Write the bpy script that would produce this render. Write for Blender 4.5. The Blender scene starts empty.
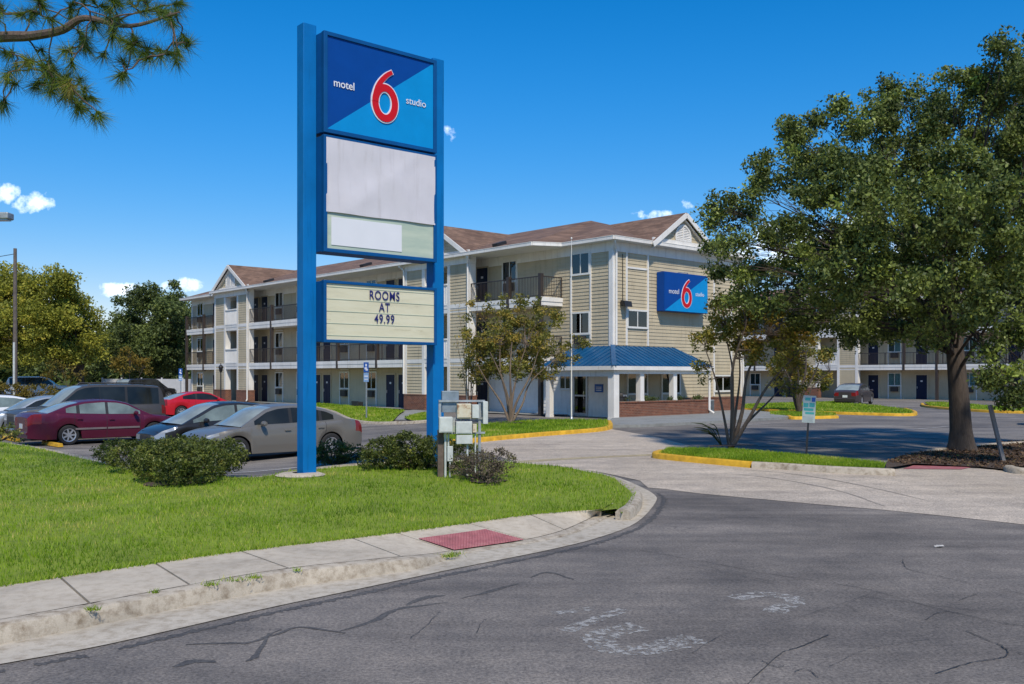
import bpy, bmesh, math, random
import numpy as np
from mathutils import Vector, Matrix, geometry

random.seed(7)
RNG = np.random.default_rng(11)
SC = bpy.context.scene
COL = SC.collection
R = math.radians

# ------------------------------------------------------------------ camera numbers
F, CX, HY, CH = 940.0, 512.0, 376.0, 2.0     # focal length in px, principal column, horizon row, eye height


def G(px, py, z=0.0):
    """Point on the level z seen at picture position px, py (used to lay the site out in metres)."""
    d = F * (CH - z) / (py - HY)
    return Vector(((px - CX) / F * d, d, z))


def A(px, py, d):
    return Vector(((px - CX) / F * d, d, CH + (HY - py) / F * d))


def sstep(a, b, x):
    t = min(1.0, max(0.0, (x - a) / (b - a)))
    return t * t * (3 - 2 * t)


def lot_z(x, y):
    """The lot dips where the cars stand on the left."""
    far = 50.0 + 13.0 * sstep(-12.5, -15.5, x)
    return -0.27 * sstep(-2.6, -7.0, x) * sstep(17.0, 24.0, y) * sstep(far, far - 9.0, y)


# ------------------------------------------------------------------ mesh builder
class MB:
    def __init__(self):
        self.v, self.f, self.m = [], [], []

    def add(self, vs, fs, m=0):
        o = len(self.v)
        self.v += [tuple(p) for p in vs]
        self.f += [tuple(i + o for i in f) for f in fs]
        self.m += [m] * len(fs)
        return self

    def poly(self, pts, m=0):
        return self.add(pts, [tuple(range(len(pts)))], m)

    def box(self, x0, x1, y0, y1, z0, z1, m=0):
        return self.add([(x0, y0, z0), (x1, y0, z0), (x1, y1, z0), (x0, y1, z0), (x0, y0, z1), (x1, y0, z1), (x1, y1, z1), (x0, y1, z1)],
                        [(0, 3, 2, 1), (4, 5, 6, 7), (0, 1, 5, 4), (1, 2, 6, 5), (2, 3, 7, 6), (3, 0, 4, 7)], m)

    def bar(self, a, b, w, h, m=0, up=(0, 0, 1)):
        """A rectangular bar from a to b, w wide and h high."""
        a, b, up = Vector(a), Vector(b), Vector(up)
        t = (b - a).normalized()
        s = t.cross(up)
        if s.length < 1e-4:
            s = t.cross(Vector((1, 0, 0)))
        s.normalize()
        u = s.cross(t).normalized()
        s *= w / 2
        u *= h / 2
        vs = [a - s - u, a + s - u, a + s + u, a - s + u, b - s - u, b + s - u, b + s + u, b - s + u]
        return self.add(vs, [(0, 1, 2, 3), (7, 6, 5, 4), (0, 4, 5, 1), (1, 5, 6, 2), (2, 6, 7, 3), (3, 7, 4, 0)], m)

    def tube(self, pts, radii, n=8, m=0, cap=True):
        pts = [Vector(p) for p in pts]
        if not hasattr(radii, '__len__'):
            radii = [radii] * len(pts)
        vs, fs = [], []
        prev = None
        for i, p in enumerate(pts):
            t = (pts[min(i + 1, len(pts) - 1)] - pts[max(i - 1, 0)])
            t = t.normalized() if t.length > 1e-9 else Vector((0, 0, 1))
            if prev is None:
                ref = Vector((0, 0, 1)) if abs(t.z) < .9 else Vector((1, 0, 0))
                s = t.cross(ref).normalized()
            else:
                s = (prev - t * prev.dot(t))
                s = s.normalized() if s.length > 1e-6 else t.orthogonal().normalized()
            prev = s
            u = t.cross(s)
            for k in range(n):
                a = 2 * math.pi * k / n
                vs.append(p + (s * math.cos(a) + u * math.sin(a)) * radii[i])
        for i in range(len(pts) - 1):
            for k in range(n):
                k2 = (k + 1) % n
                fs.append((i * n + k, i * n + k2, (i + 1) * n + k2, (i + 1) * n + k))
        if cap:
            fs.append(tuple(reversed(range(n))))
            fs.append(tuple(range((len(pts) - 1) * n, len(pts) * n)))
        return self.add(vs, fs, m)

    def lathe(self, prof, n=20, axis='z', center=(0, 0, 0), m=0):
        vs, fs = [], []
        c = Vector(center)
        for (r, h) in prof:
            for k in range(n):
                a = 2 * math.pi * k / n
                p = (r * math.cos(a), r * math.sin(a), h) if axis == 'z' else (r * math.cos(a), h, r * math.sin(a))
                vs.append(c + Vector(p))
        for i in range(len(prof) - 1):
            for k in range(n):
                k2 = (k + 1) % n
                fs.append((i * n + k, i * n + k2, (i + 1) * n + k2, (i + 1) * n + k))
        return self.add(vs, fs, m)

    def build(self, name, mats, parent=None, smooth=False, bevel=0.0, angle=35):
        me = bpy.data.meshes.new(name)
        me.from_pydata(self.v, [], self.f)
        for mt in (mats if isinstance(mats, (list, tuple)) else [mats]):
            me.materials.append(mt)
        if any(self.m):
            me.polygons.foreach_set('material_index', self.m)
        bm = bmesh.new()
        bm.from_mesh(me)
        bmesh.ops.recalc_face_normals(bm, faces=bm.faces)
        bm.to_mesh(me)
        bm.free()
        if smooth:
            me.polygons.foreach_set('use_smooth', [True] * len(me.polygons))
            me.set_sharp_from_angle(angle=R(angle))
        me.update()
        o = bpy.data.objects.new(name, me)
        COL.objects.link(o)
        if parent:
            o.parent = parent
        if bevel:
            b = o.modifiers.new('edge', 'BEVEL')
            b.width = bevel
            b.segments = 2
            b.limit_method = 'ANGLE'
            b.angle_limit = R(40)
        return o


def tag(o, label=None, cat=None, group=None, kind=None):
    if label: o['label'] = label
    if cat: o['category'] = cat
    if group: o['group'] = group
    if kind: o['kind'] = kind
    return o


def thing(name, label, cat, loc=(0, 0, 0), rz=0.0, group=None):
    o = bpy.data.objects.new(name, None)
    o.empty_display_size = .2
    COL.objects.link(o)
    o.location = loc
    o.rotation_euler = (0, 0, rz)
    return tag(o, label, cat, group)


def struct(o):
    o['kind'] = 'structure'
    return o


def link_copy(o, parent=None, loc=None, rz=None):
    """A copy of one object with its children; the mesh data is shared."""
    c = o.copy()
    COL.objects.link(c)
    if parent is not None: c.parent = parent
    if loc is not None: c.location = loc
    if rz is not None: c.rotation_euler = (0, 0, rz)
    for ch in list(o.children):
        link_copy(ch, c)
    return c


# ------------------------------------------------------------------ materials
def lin(h):
    h = h.lstrip('#')
    return tuple((lambda c: c / 12.92 if c <= .04045 else ((c + .055) / 1.055) ** 2.4)(int(h[i:i + 2], 16) / 255) for i in (0, 2, 4)) + (1.0,)


def rgba(c):
    return lin(c) if isinstance(c, str) else (tuple(c) + (1.0,))[:4]


class Mat:
    """A small wrapper for writing node materials."""
    def __init__(self, name):
        self.m = bpy.data.materials.new(name)
        self.m.use_nodes = True
        self.nt = self.m.node_tree
        self.b = self.nt.nodes['Principled BSDF']
        self.out = self.nt.nodes['Material Output']

    def n(self, t, **kw):
        nd = self.nt.nodes.new(t)
        for k, v in kw.items():
            setattr(nd, k, v)
        return nd

    def l(self, a, b):
        self.nt.links.new(a, b)

    def coord(self, scale=(1, 1, 1), kind='Object', rot=(0, 0, 0)):
        tc = self.n('ShaderNodeTexCoord')
        mp = self.n('ShaderNodeMapping')
        mp.inputs['Scale'].default_value = scale
        mp.inputs['Rotation'].default_value = rot
        self.l(tc.outputs[kind], mp.inputs['Vector'])
        return mp.outputs['Vector']

    def noise(self, vec, scale, detail=4, rough=.55, dist=0):
        t = self.n('ShaderNodeTexNoise')
        t.inputs['Scale'].default_value = scale
        t.inputs['Detail'].default_value = detail
        t.inputs['Roughness'].default_value = rough
        t.inputs['Distortion'].default_value = dist
        self.l(vec, t.inputs['Vector'])
        return t.outputs['Fac']

    def ramp(self, fac, stops, interp='LINEAR'):
        r = self.n('ShaderNodeValToRGB')
        r.color_ramp.interpolation = interp
        e = r.color_ramp.elements
        while len(e) < len(stops):
            e.new(.5)
        for el, (p, c) in zip(e, stops):
            el.position = p
            el.color = rgba(c) if not isinstance(c, (int, float)) else (c, c, c, 1)
        self.l(fac, r.inputs['Fac'])
        return r.outputs['Color']

    def mix(self, fac, a, b, mode='MIX'):
        x = self.n('ShaderNodeMix', data_type='RGBA', blend_type=mode)
        for sock, v in ((x.inputs[0], fac), (x.inputs[6], a), (x.inputs[7], b)):
            if hasattr(v, 'links'):
                self.l(v, sock)
            elif isinstance(v, (int, float)):
                sock.default_value = v
            else:
                sock.default_value = rgba(v)
        return x.outputs[2]

    def math(self, op, a, b=0.0):
        x = self.n('ShaderNodeMath', operation=op)
        for s, v in ((x.inputs[0], a), (x.inputs[1], b)):
            if hasattr(v, 'links'):
                self.l(v, s)
            else:
                s.default_value = v
        return x.outputs[0]

    def bump(self, h, strength=.3, dist=.01):
        b = self.n('ShaderNodeBump')
        b.inputs['Strength'].default_value = strength
        b.inputs['Distance'].default_value = dist
        self.l(h, b.inputs['Height'])
        self.l(b.outputs['Normal'], self.b.inputs['Normal'])

    def set(self, color=None, rough=None, metal=None, spec=None, coat=None):
        for k, v in (('Base Color', color), ('Roughness', rough), ('Metallic', metal), ('Specular IOR Level', spec), ('Coat Weight', coat)):
            if v is None: continue
            if hasattr(v, 'links'):
                self.l(v, self.b.inputs[k])
            elif k == 'Base Color':
                self.b.inputs[k].default_value = rgba(v)
            else:
                self.b.inputs[k].default_value = v
        return self.m


def plain(name, color, rough=.6, metal=0.0, var=.12, scale=3.0, spec=.5, coat=0.0, bump=0.0, streak=0.0):
    """A painted or moulded surface with slight uneven wear."""
    k = Mat(name)
    v = k.coord()
    f = k.noise(v, scale, 5)
    c = rgba(color)
    lo = tuple(x * (1 - var) for x in c[:3])
    hi = tuple(min(1, x * (1 + var)) for x in c[:3])
    col = k.ramp(f, [(.3, lo), (.7, hi)])
    if streak:                       # rain streaks and grime that run down the face
        s1 = k.noise(k.coord((4, 4, .35)), 1.6, 6, .7)
        s2 = k.noise(v, .5, 4, .6)
        col = k.mix(streak, col, k.ramp(s1, [(.28, (.62, .58, .52)), (.46, (1, 1, 1)), (.72, (1.06, 1.05, 1.03))]), 'MULTIPLY')
        col = k.mix(streak, col, k.ramp(s2, [(.3, (.82, .80, .77)), (.6, (1, 1, 1))]), 'MULTIPLY')
    if bump:
        k.bump(k.noise(v, 60, 3), bump, .004)
    k.set(col, rough, metal, spec, coat)
    return k.m


M = {}
M['trim'] = plain('white_trim', (.76, .74, .69), .6, var=.06, scale=1.2, streak=.55)
M['soffit'] = plain('soffit_paint', (.74, .71, .64), .7, var=.05)
M['siding'] = plain('tan_siding', (.50, .425, .285), .66, var=.08, scale=.8, streak=.6)
M['siding_cream'] = plain('cream_siding', (.54, .465, .33), .68, var=.07, scale=.8, streak=.6)
M['siding_white'] = plain('white_siding', (.78, .76, .71), .6, var=.05, streak=.5)
M['bronze'] = plain('bronze_metal', (.045, .034, .028), .5, var=.2)
M['door'] = plain('navy_door', (.005, .012, .040), .5, var=.1, spec=.3)
M['frame'] = plain('window_frame_paint', (.70, .69, .63), .5, var=.05)
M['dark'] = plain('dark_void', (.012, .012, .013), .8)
M['ac'] = plain('brown_grille', (.05, .042, .036), .6, var=.25, scale=20)
M['curtain'] = plain('curtain_cloth', (.70, .74, .68), .9, var=.12, scale=8)
M['steel'] = plain('brushed_steel', (.42, .43, .44), .38, .8, var=.1)
M['concrete'] = None
M['black_metal'] = plain('black_metal', (.018, .018, .02), .45, var=.2)
M['galv'] = plain('galvanised_steel', (.32, .35, .36), .5, .35, var=.22, scale=9)
M['boxgrey'] = plain('grey_box_paint', (.50, .53, .50), .55, var=.14, scale=7)
M['sign_white'] = plain('sign_white', (.61, .59, .62), .6, var=.04, streak=.35)
M['rubber'] = plain('tyre_rubber', (.018, .018, .019), .85, var=.2)
M['rim'] = plain('alloy_rim', (.52, .53, .55), .3, .7, var=.08)
M['chrome'] = plain('chrome', (.7, .7, .72), .14, 1.0, var=.05)
M['headlight'] = plain('headlight_lens', (.30, .32, .33), .15, .25, var=.1, coat=1.0)
M['taillight'] = plain('taillight_lens', (.20, .012, .012), .2, 0, var=.1, spec=.3, coat=.2)
M['blackplastic'] = plain('black_plastic', (.02, .02, .021), .55)
M['plate'] = plain('plate_white', (.65, .67, .66), .5)
M['yellow_paint'] = plain('yellow_kerb_paint', (.58, .33, .018), .7, var=.28, scale=5, bump=.2)
M['post_wood'] = plain('weathered_wood', (.115, .085, .065), .85, var=.3, scale=12)
M['pole_wood'] = plain('grey_pole_wood', (.12, .10, .085), .9, var=.25, scale=5)
M['white_fence'] = plain('pale_fence_paint', (.52, .53, .54), .7, var=.08)
M['sign_teal'] = plain('teal_print', (.05, .34, .33), .5)
M['sign_blue'] = plain('parking_blue', (.012, .09, .36), .45)
M['litter'] = plain('litter_paper', (.42, .41, .39), .8)
M['post_grey'] = plain('grey_post_paint', (.20, .19, .18), .6)
M['tyre_mark'] = plain('tyre_mark', (.27, .235, .20), .9, var=.2, scale=9)


def glass_thin():
    k = Mat('window_glass')
    tr = k.n('ShaderNodeBsdfTransparent')
    tr.inputs['Color'].default_value = (.80, .88, .86, 1)
    gl = k.n('ShaderNodeBsdfGlossy')
    gl.inputs['Roughness'].default_value = .02
    gl.inputs['Color'].default_value = (.9, .95, .97, 1)
    fr = k.n('ShaderNodeFresnel')
    fr.inputs['IOR'].default_value = 1.9
    mx = k.n('ShaderNodeMixShader')
    k.l(fr.outputs[0], mx.inputs[0]); k.l(tr.outputs[0], mx.inputs[1]); k.l(gl.outputs[0], mx.inputs[2])
    k.l(mx.outputs[0], k.out.inputs['Surface'])
    return k.m


M['glass'] = glass_thin()


def car_glass():
    k = Mat('car_glass')
    v = k.coord()
    k.b.inputs['Coat Weight'].default_value = .12
    k.b.inputs['Coat Roughness'].default_value = .02
    k.set(k.ramp(k.noise(v, 1.3, 2), [(.3, (.010, .012, .012)), (.7, (.026, .030, .029))]), .08, 0, .3)
    return k.m


M['car_glass'] = car_glass()
M['pale_glass'] = plain('pale_car_glass', (.15, .19, .18), .08, 0, var=.4, scale=1.6, spec=.4, coat=.25)
M['windscreen'] = plain('windscreen_glass', (.25, .29, .275), .12, 0, var=.3, scale=1.2, spec=.3, coat=.12)


def car_paint(name, color, metal=.35, rough=.3):
    k = Mat(name)
    v = k.coord()
    f = k.noise(v, 400, 2)
    c = rgba(color)
    col = k.ramp(f, [(.35, tuple(x * .85 for x in c[:3])), (.65, tuple(min(1, x * 1.15) for x in c[:3]))])
    k.set(col, rough + .06, metal, .4, .3)
    k.b.inputs['Coat Roughness'].default_value = .04
    return k.m


def shingle():
    k = Mat('brown_shingles')
    tc = k.n('ShaderNodeTexCoord')
    sp = k.n('ShaderNodeSeparateXYZ')
    k.l(tc.outputs['Object'], sp.inputs[0])
    cb = k.n('ShaderNodeCombineXYZ')
    k.l(k.math('ADD', sp.outputs[0], sp.outputs[1]), cb.inputs[0])
    k.l(k.math('MULTIPLY', sp.outputs[2], 3.2), cb.inputs[1])
    br = k.n('ShaderNodeTexBrick')
    br.inputs['Scale'].default_value = 1.0
    br.inputs['Brick Width'].default_value = .45
    br.inputs['Row Height'].default_value = .22
    br.inputs['Mortar Size'].default_value = .012
    br.inputs['Color1'].default_value = (.145, .088, .060, 1)
    br.inputs['Color2'].default_value = (.265, .165, .112, 1)
    br.inputs['Mortar'].default_value = (.12, .08, .058, 1)
    k.l(cb.outputs[0], br.inputs['Vector'])
    v = k.coord((.6, .6, 2.2))
    f = k.noise(v, 1.1, 6, .7)
    c = k.mix(.75, br.outputs['Color'], k.ramp(f, [(.28, (.45, .38, .33)), (.5, (.8, .76, .72)), (.68, (1.15, 1.12, 1.1))]), 'MULTIPLY')
    k.bump(br.outputs['Fac'], .4, .02)
    k.set(c, .9)
    return k.m


M['shingle'] = shingle()


def brick():
    k = Mat('red_brick')
    tc = k.n('ShaderNodeTexCoord')
    sp = k.n('ShaderNodeSeparateXYZ')
    k.l(tc.outputs['Object'], sp.inputs[0])
    cb = k.n('ShaderNodeCombineXYZ')
    k.l(k.math('ADD', sp.outputs[0], sp.outputs[1]), cb.inputs[0])
    k.l(sp.outputs[2], cb.inputs[1])
    br = k.n('ShaderNodeTexBrick')
    br.inputs['Scale'].default_value = 1.0
    br.inputs['Brick Width'].default_value = .21
    br.inputs['Row Height'].default_value = .075
    br.inputs['Mortar Size'].default_value = .008
    br.inputs['Color1'].default_value = (.23, .075, .034, 1)
    br.inputs['Color2'].default_value = (.13, .042, .022, 1)
    br.inputs['Mortar'].default_value = (.27, .19, .14, 1)
    k.l(cb.outputs[0], br.inputs['Vector'])
    c = k.mix(.6, br.outputs['Color'], k.ramp(k.noise(k.coord(), 2.5, 5), [(.3, (.55, .5, .48)), (.7, (1, 1, 1))]), 'MULTIPLY')
    k.bump(br.outputs['Fac'], -.4, .008)
    k.set(c, .85)
    return k.m


M['brick'] = brick()


def metal_roof():
    k = Mat('blue_metal_roof')
    f = k.noise(k.coord(), 1.5, 4)
    k.set(k.ramp(f, [(.3, (.003, .065, .165)), (.7, (.008, .095, .22))]), .4, .1, .3)
    return k.m


M['metal_roof'] = metal_roof()
M['sign_blue_post'] = plain('sign_post_blue', (.001, .155, .45), .5, var=.12, scale=1.2, spec=.2, streak=.7)
M['sign_frame'] = plain('sign_frame_blue', (.002, .075, .24), .5, var=.1, spec=.2)
M['navy'] = plain('sign_navy', (.001, .055, .27), .45, var=.05, spec=.2)
M['cyan'] = plain('sign_cyan', (.002, .25, .58), .45, var=.05, spec=.2)
M['six_red'] = plain('sign_red', (.55, .008, .016), .5, var=.04, spec=.2)
M['letter_white'] = plain('sign_letter_white', (.70, .71, .74), .45, var=.02)
M['letter_navy'] = plain('board_letter_navy', (.012, .012, .14), .45, var=.05)


def board():
    k = Mat('cream_letter_board')
    v = k.coord((1, 1, 1))
    f = k.noise(k.coord((.7, .7, 4)), 1.5, 6, .65)
    c = k.ramp(f, [(.30, (.54, .50, .35)), (.5, (.64, .60, .43)), (.7, (.68, .645, .48))])
    g = k.noise(k.coord((2, 2, 14)), 1.0, 4, .7)
    c = k.mix(.55, c, k.ramp(g, [(.24, (.5, .46, .34)), (.36, (1, 1, 1))]), 'MULTIPLY')
    k.set(c, .4)
    return k.m


M['board'] = board()


def pale_panel():
    k = Mat('pale_green_panel')
    f = k.noise(k.coord((1, 1, 5)), 1.2, 5, .6)
    k.set(k.ramp(f, [(.3, (.36, .45, .37)), (.6, (.48, .545, .43)), (.8, (.53, .59, .50))]), .4)
    return k.m


M['pale_panel'] = pale_panel()


def asphalt(name, lo, hi, streak=.0, seed=0.0, crack=0.0):
    k = Mat(name)
    v = k.coord()
    big = k.noise(v, .22, 5, .6, .6)
    mid = k.noise(v, 1.6, 8, .78)
    fine = k.noise(v, 38, 4, .85)
    c = k.ramp(big, [(.32, lo), (.68, hi)])
    c = k.mix(.55, c, k.ramp(mid, [(.32, (.50, .50, .51)), (.68, (1.25, 1.22, 1.18))]), 'MULTIPLY')
    c = k.mix(.9, c, k.ramp(fine, [(.34, (.40, .40, .41)), (.66, (1.5, 1.5, 1.46))]), 'MULTIPLY')
    if streak:
        st = k.noise(k.coord((.16, 1.3, 1), rot=(0, 0, R(-18) + seed)), 1.0, 5, .6)
        c = k.mix(streak, c, k.ramp(st, [(.34, (.50, .50, .52)), (.52, (1, 1, 1)), (.7, (1.3, 1.28, 1.24))]), 'MULTIPLY')
    if crack:
        wob = k.n('ShaderNodeVectorMath', operation='ADD')
        nz = k.n('ShaderNodeTexNoise')
        nz.inputs['Scale'].default_value = 1.4
        k.l(v, nz.inputs['Vector']); k.l(v, wob.inputs[0]); k.l(nz.outputs['Color'], wob.inputs[1])
        vo = k.n('ShaderNodeTexVoronoi', feature='DISTANCE_TO_EDGE')
        vo.inputs['Scale'].default_value = .33
        k.l(wob.outputs[0], vo.inputs['Vector'])
        msk = k.ramp(vo.outputs['Distance'], [(.0, 1.0), (.006, 0.0)])
        gate = k.ramp(k.noise(v, .45, 3), [(.50, 0.0), (.62, 1.0)])
        fac = k.math('MULTIPLY', msk, gate)
        c = k.mix(k.math('MULTIPLY', fac, crack), c, (.018, .018, .019))
    k.bump(fine, .35, .006)
    k.set(c, k.ramp(mid, [(.3, .70), (.7, .92)]), 0, .35)
    return k.m


M['road'] = asphalt('dark_asphalt', (.120, .108, .098), (.255, .228, .202), .65, R(-24), .4)
M['lot'] = asphalt('lot_asphalt', (.135, .124, .114), (.27, .247, .222), .8, .5, .4)
M['apron'] = asphalt('pale_asphalt', (.44, .375, .30), (.55, .475, .39), .4, R(-24), .2)


def concrete(name='pale_concrete', base=(.50, .435, .335), stain=.5, dark=(.56, .5, .43)):
    k = Mat(name)
    v = k.coord()
    a = k.noise(v, .9, 6, .65, .5)
    b = k.noise(v, 9, 5, .7)
    f = k.noise(v, 120, 2)
    c = k.ramp(a, [(.28, tuple(x * .72 for x in base)), (.5, base), (.72, tuple(min(1, x * 1.12) for x in base))])
    c = k.mix(stain, c, k.ramp(b, [(.30, dark), (.55, (1, 1, 1))]), 'MULTIPLY')
    c = k.mix(.5, c, k.ramp(f, [(.3, (.75, .75, .75)), (.7, (1.15, 1.15, 1.15))]), 'MULTIPLY')
    k.bump(b, .25, .008)
    k.set(c, .88)
    return k.m


M['concrete'] = concrete()
M['kerb'] = concrete('kerb_concrete', (.44, .385, .30), .9, (.42, .36, .29))
M['gutter'] = concrete('gutter_concrete', (.47, .42, .335), .7, (.5, .44, .36))
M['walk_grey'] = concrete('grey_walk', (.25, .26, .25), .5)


def tactile():
    k = Mat('red_tactile')
    f = k.noise(k.coord(), 6, 5, .7)
    k.set(k.ramp(f, [(.25, (.22, .085, .085)), (.5, (.36, .115, .125)), (.75, (.42, .19, .18))]), .75)
    return k.m


M['tactile'] = tactile()


def tinted(name, stops, rough=.6, trans=.25, tcol=None):
    """Leaf or blade material: the colour varies from piece to piece (attribute tint)."""
    k = Mat(name)
    at = k.n('ShaderNodeAttribute', attribute_name='tint')
    c = k.ramp(at.outputs['Fac'], stops)
    k.set(c, rough, 0, .3)
    tl = k.n('ShaderNodeBsdfTranslucent')
    hs = k.n('ShaderNodeHueSaturation')
    hs.inputs['Value'].default_value = 1.5
    k.l(c, hs.inputs['Color']); k.l(hs.outputs[0], tl.inputs['Color'])
    mx = k.n('ShaderNodeMixShader')
    mx.inputs[0].default_value = trans
    k.l(k.b.outputs[0], mx.inputs[1]); k.l(tl.outputs[0], mx.inputs[2])
    k.l(mx.outputs[0], k.out.inputs['Surface'])
    return k.m


M['blade'] = tinted('grass_blade', [(0, (.085, .155, .008)), (.4, (.185, .30, .012)), (.75, (.29, .405, .02)), (1, (.50, .44, .12))], .55, .35)
M['oak_leaf'] = tinted('oak_leaf', [(0, (.042, .060, .016)), (.5, (.115, .15, .034)), (.85, (.21, .255, .05)), (1, (.30, .37, .06))], .5, .2)
M['myrtle_leaf'] = tinted('myrtle_leaf', [(0, (.11, .12, .02)), (.4, (.24, .225, .034)), (.75, (.34, .27, .042)), (1, (.40, .23, .045))], .55, .3)
M['myrtle_green'] = tinted('myrtle_green_leaf', [(0, (.07, .085, .016)), (.5, (.19, .185, .031)), (1, (.38, .26, .046))], .55, .25)
M['hedge_leaf'] = tinted('hedge_leaf', [(0, (.036, .05, .012)), (.5, (.09, .115, .022)), (.85, (.19, .215, .036)), (1, (.29, .24, .06))], .5, .2)
M['dusty_leaf'] = tinted('dusty_leaf', [(0, (.06, .045, .034)), (.5, (.13, .10, .07)), (.8, (.16, .155, .05)), (1, (.22, .18, .12))], .6, .15)
M['far_leaf'] = tinted('yellow_green_leaf', [(0, (.10, .115, .016)), (.5, (.25, .26, .032)), (.85, (.36, .34, .04)), (1, (.45, .36, .05))], .6, .25)
M['dark_leaf'] = tinted('dark_green_leaf', [(0, (.042, .062, .020)), (.5, (.105, .14, .036)), (1, (.19, .23, .05))], .6, .2)
M['yellow_leaf'] = tinted('autumn_leaf', [(0, (.10, .085, .012)), (.5, (.19, .145, .02)), (1, (.28, .17, .03))], .6, .3)
M['needle'] = tinted('pine_needle', [(0, (.035, .07, .012)), (.5, (.10, .155, .018)), (.85, (.20, .26, .028)), (1, (.30, .24, .07))], .5, .3)
M['fallen'] = tinted('fallen_leaf', [(0, (.045, .026, .016)), (.5, (.10, .06, .034)), (.85, (.17, .11, .06)), (1, (.10, .12, .03))], .8, .05)


def bark(name, lo, hi, sc=1.0):
    k = Mat(name)
    f = k.noise(k.coord((9 * sc, 9 * sc, 1.6 * sc)), 1.6, 6, .7, .5)
    k.bump(f, .8, .03)
    k.set(k.ramp(f, [(.3, lo), (.7, hi)]), .9)
    return k.m


M['oak_bark'] = bark('oak_bark', (.030, .022, .017), (.095, .072, .054))
M['myrtle_bark'] = bark('myrtle_bark', (.085, .060, .042), (.23, .17, .115), .8)
M['pine_bark'] = bark('pine_bark', (.06, .042, .032), (.17, .12, .09))


def soil(name, lo, hi):
    k = Mat(name)
    v = k.coord()
    c = k.ramp(k.noise(v, 3, 6, .7), [(.3, lo), (.7, hi)])
    k.bump(k.noise(v, 25, 4), .6, .03)
    k.set(c, .95)
    return k.m


M['soil'] = soil('mulch_soil', (.035, .024, .016), (.085, .058, .04))
M['turf'] = soil('lawn_turf', (.12, .165, .010), (.22, .29, .018))
M['terrain'] = soil('far_ground', (.045, .06, .02), (.10, .11, .045))


def worn(name, paint, under_lo, scale=7, thr=.5, soft=.05):
    """Old road paint worn through to the asphalt in flakes."""
    k = Mat(name)
    v = k.coord()
    f = k.noise(v, scale, 7, .8)
    g = k.noise(v, 55, 3, .8)
    msk = k.ramp(f, [(thr - soft, 0.0), (thr + soft, 1.0)])
    und = k.ramp(g, [(.3, tuple(x * .6 for x in under_lo)), (.7, tuple(x * 1.3 for x in under_lo))])
    k.set(k.mix(k.math('MULTIPLY', g, .5), paint, und), .85)
    tr = k.n('ShaderNodeBsdfTransparent')
    mx = k.n('ShaderNodeMixShader')
    k.l(msk, mx.inputs[0]); k.l(tr.outputs[0], mx.inputs[1]); k.l(k.b.outputs[0], mx.inputs[2])
    k.l(mx.outputs[0], k.out.inputs['Surface'])
    return k.m


M['worn_white'] = worn('worn_white_paint', (.37, .36, .335), (.20, .19, .18), 13, .51, .04)
M['stripe'] = worn('stripe_paint', (.46, .45, .43), (.2, .19, .18), 3, .42, .12)
M['stripe_yellow'] = worn('faded_yellow_line', (.46, .38, .21), (.30, .27, .235), 3, .42, .15)
M['crack'] = soil('crack_fill', (.03, .028, .027), (.06, .057, .055))
M['patch'] = asphalt('tar_patch', (.075, .072, .070), (.105, .10, .097))


# ------------------------------------------------------------------ numpy meshes for leaves, blades and needles
def np_mesh(name, verts, faces_n, mat, tint, parent=None):
    """verts (N*faces_n, 3); every run of faces_n vertices is one face; tint one value per face."""
    me = bpy.data.meshes.new(name)
    nv = len(verts)
    nf = nv // faces_n
    me.vertices.add(nv)
    me.vertices.foreach_set('co', np.asarray(verts, np.float32).ravel())
    me.loops.add(nv)
    me.loops.foreach_set('vertex_index', np.arange(nv, dtype=np.int32))
    me.polygons.add(nf)
    me.polygons.foreach_set('loop_start', np.arange(0, nv, faces_n, dtype=np.int32))
    me.polygons.foreach_set('loop_total', np.full(nf, faces_n, np.int32))
    at = me.attributes.new('tint', 'FLOAT', 'POINT')
    at.data.foreach_set('value', np.repeat(np.clip(tint, 0, 1), faces_n).astype(np.float32))
    me.materials.append(mat)
    me.update(calc_edges=True)
    me.validate()
    o = bpy.data.objects.new(name, me)
    COL.objects.link(o)
    if parent: o.parent = parent
    return o


def rand_dirs(n):
    v = RNG.normal(size=(n, 3))
    return v / np.linalg.norm(v, axis=1, keepdims=True)


def leaf_quads(centers, size, tint, flat=0.0, aspect=.55):
    """One rhombic leaf per centre, random in orientation."""
    n = len(centers)
    d = rand_dirs(n)
    e = rand_dirs(n)
    if flat:
        d[:, 2] *= (1 - flat); d /= np.linalg.norm(d, axis=1, keepdims=True)
    e = np.cross(d, e)
    e /= np.linalg.norm(e, axis=1, keepdims=True) + 1e-9
    nrm = np.cross(d, e)
    s = size * RNG.uniform(.65, 1.35, (n, 1))
    a = centers - d * s * .5
    b = centers + e * s * aspect * .5 + nrm * s * .08
    c = centers + d * s * .5
    f = centers - e * s * aspect * .5 + nrm * s * .08
    return np.stack([a, b, c, f], 1).reshape(-1, 3)


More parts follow.
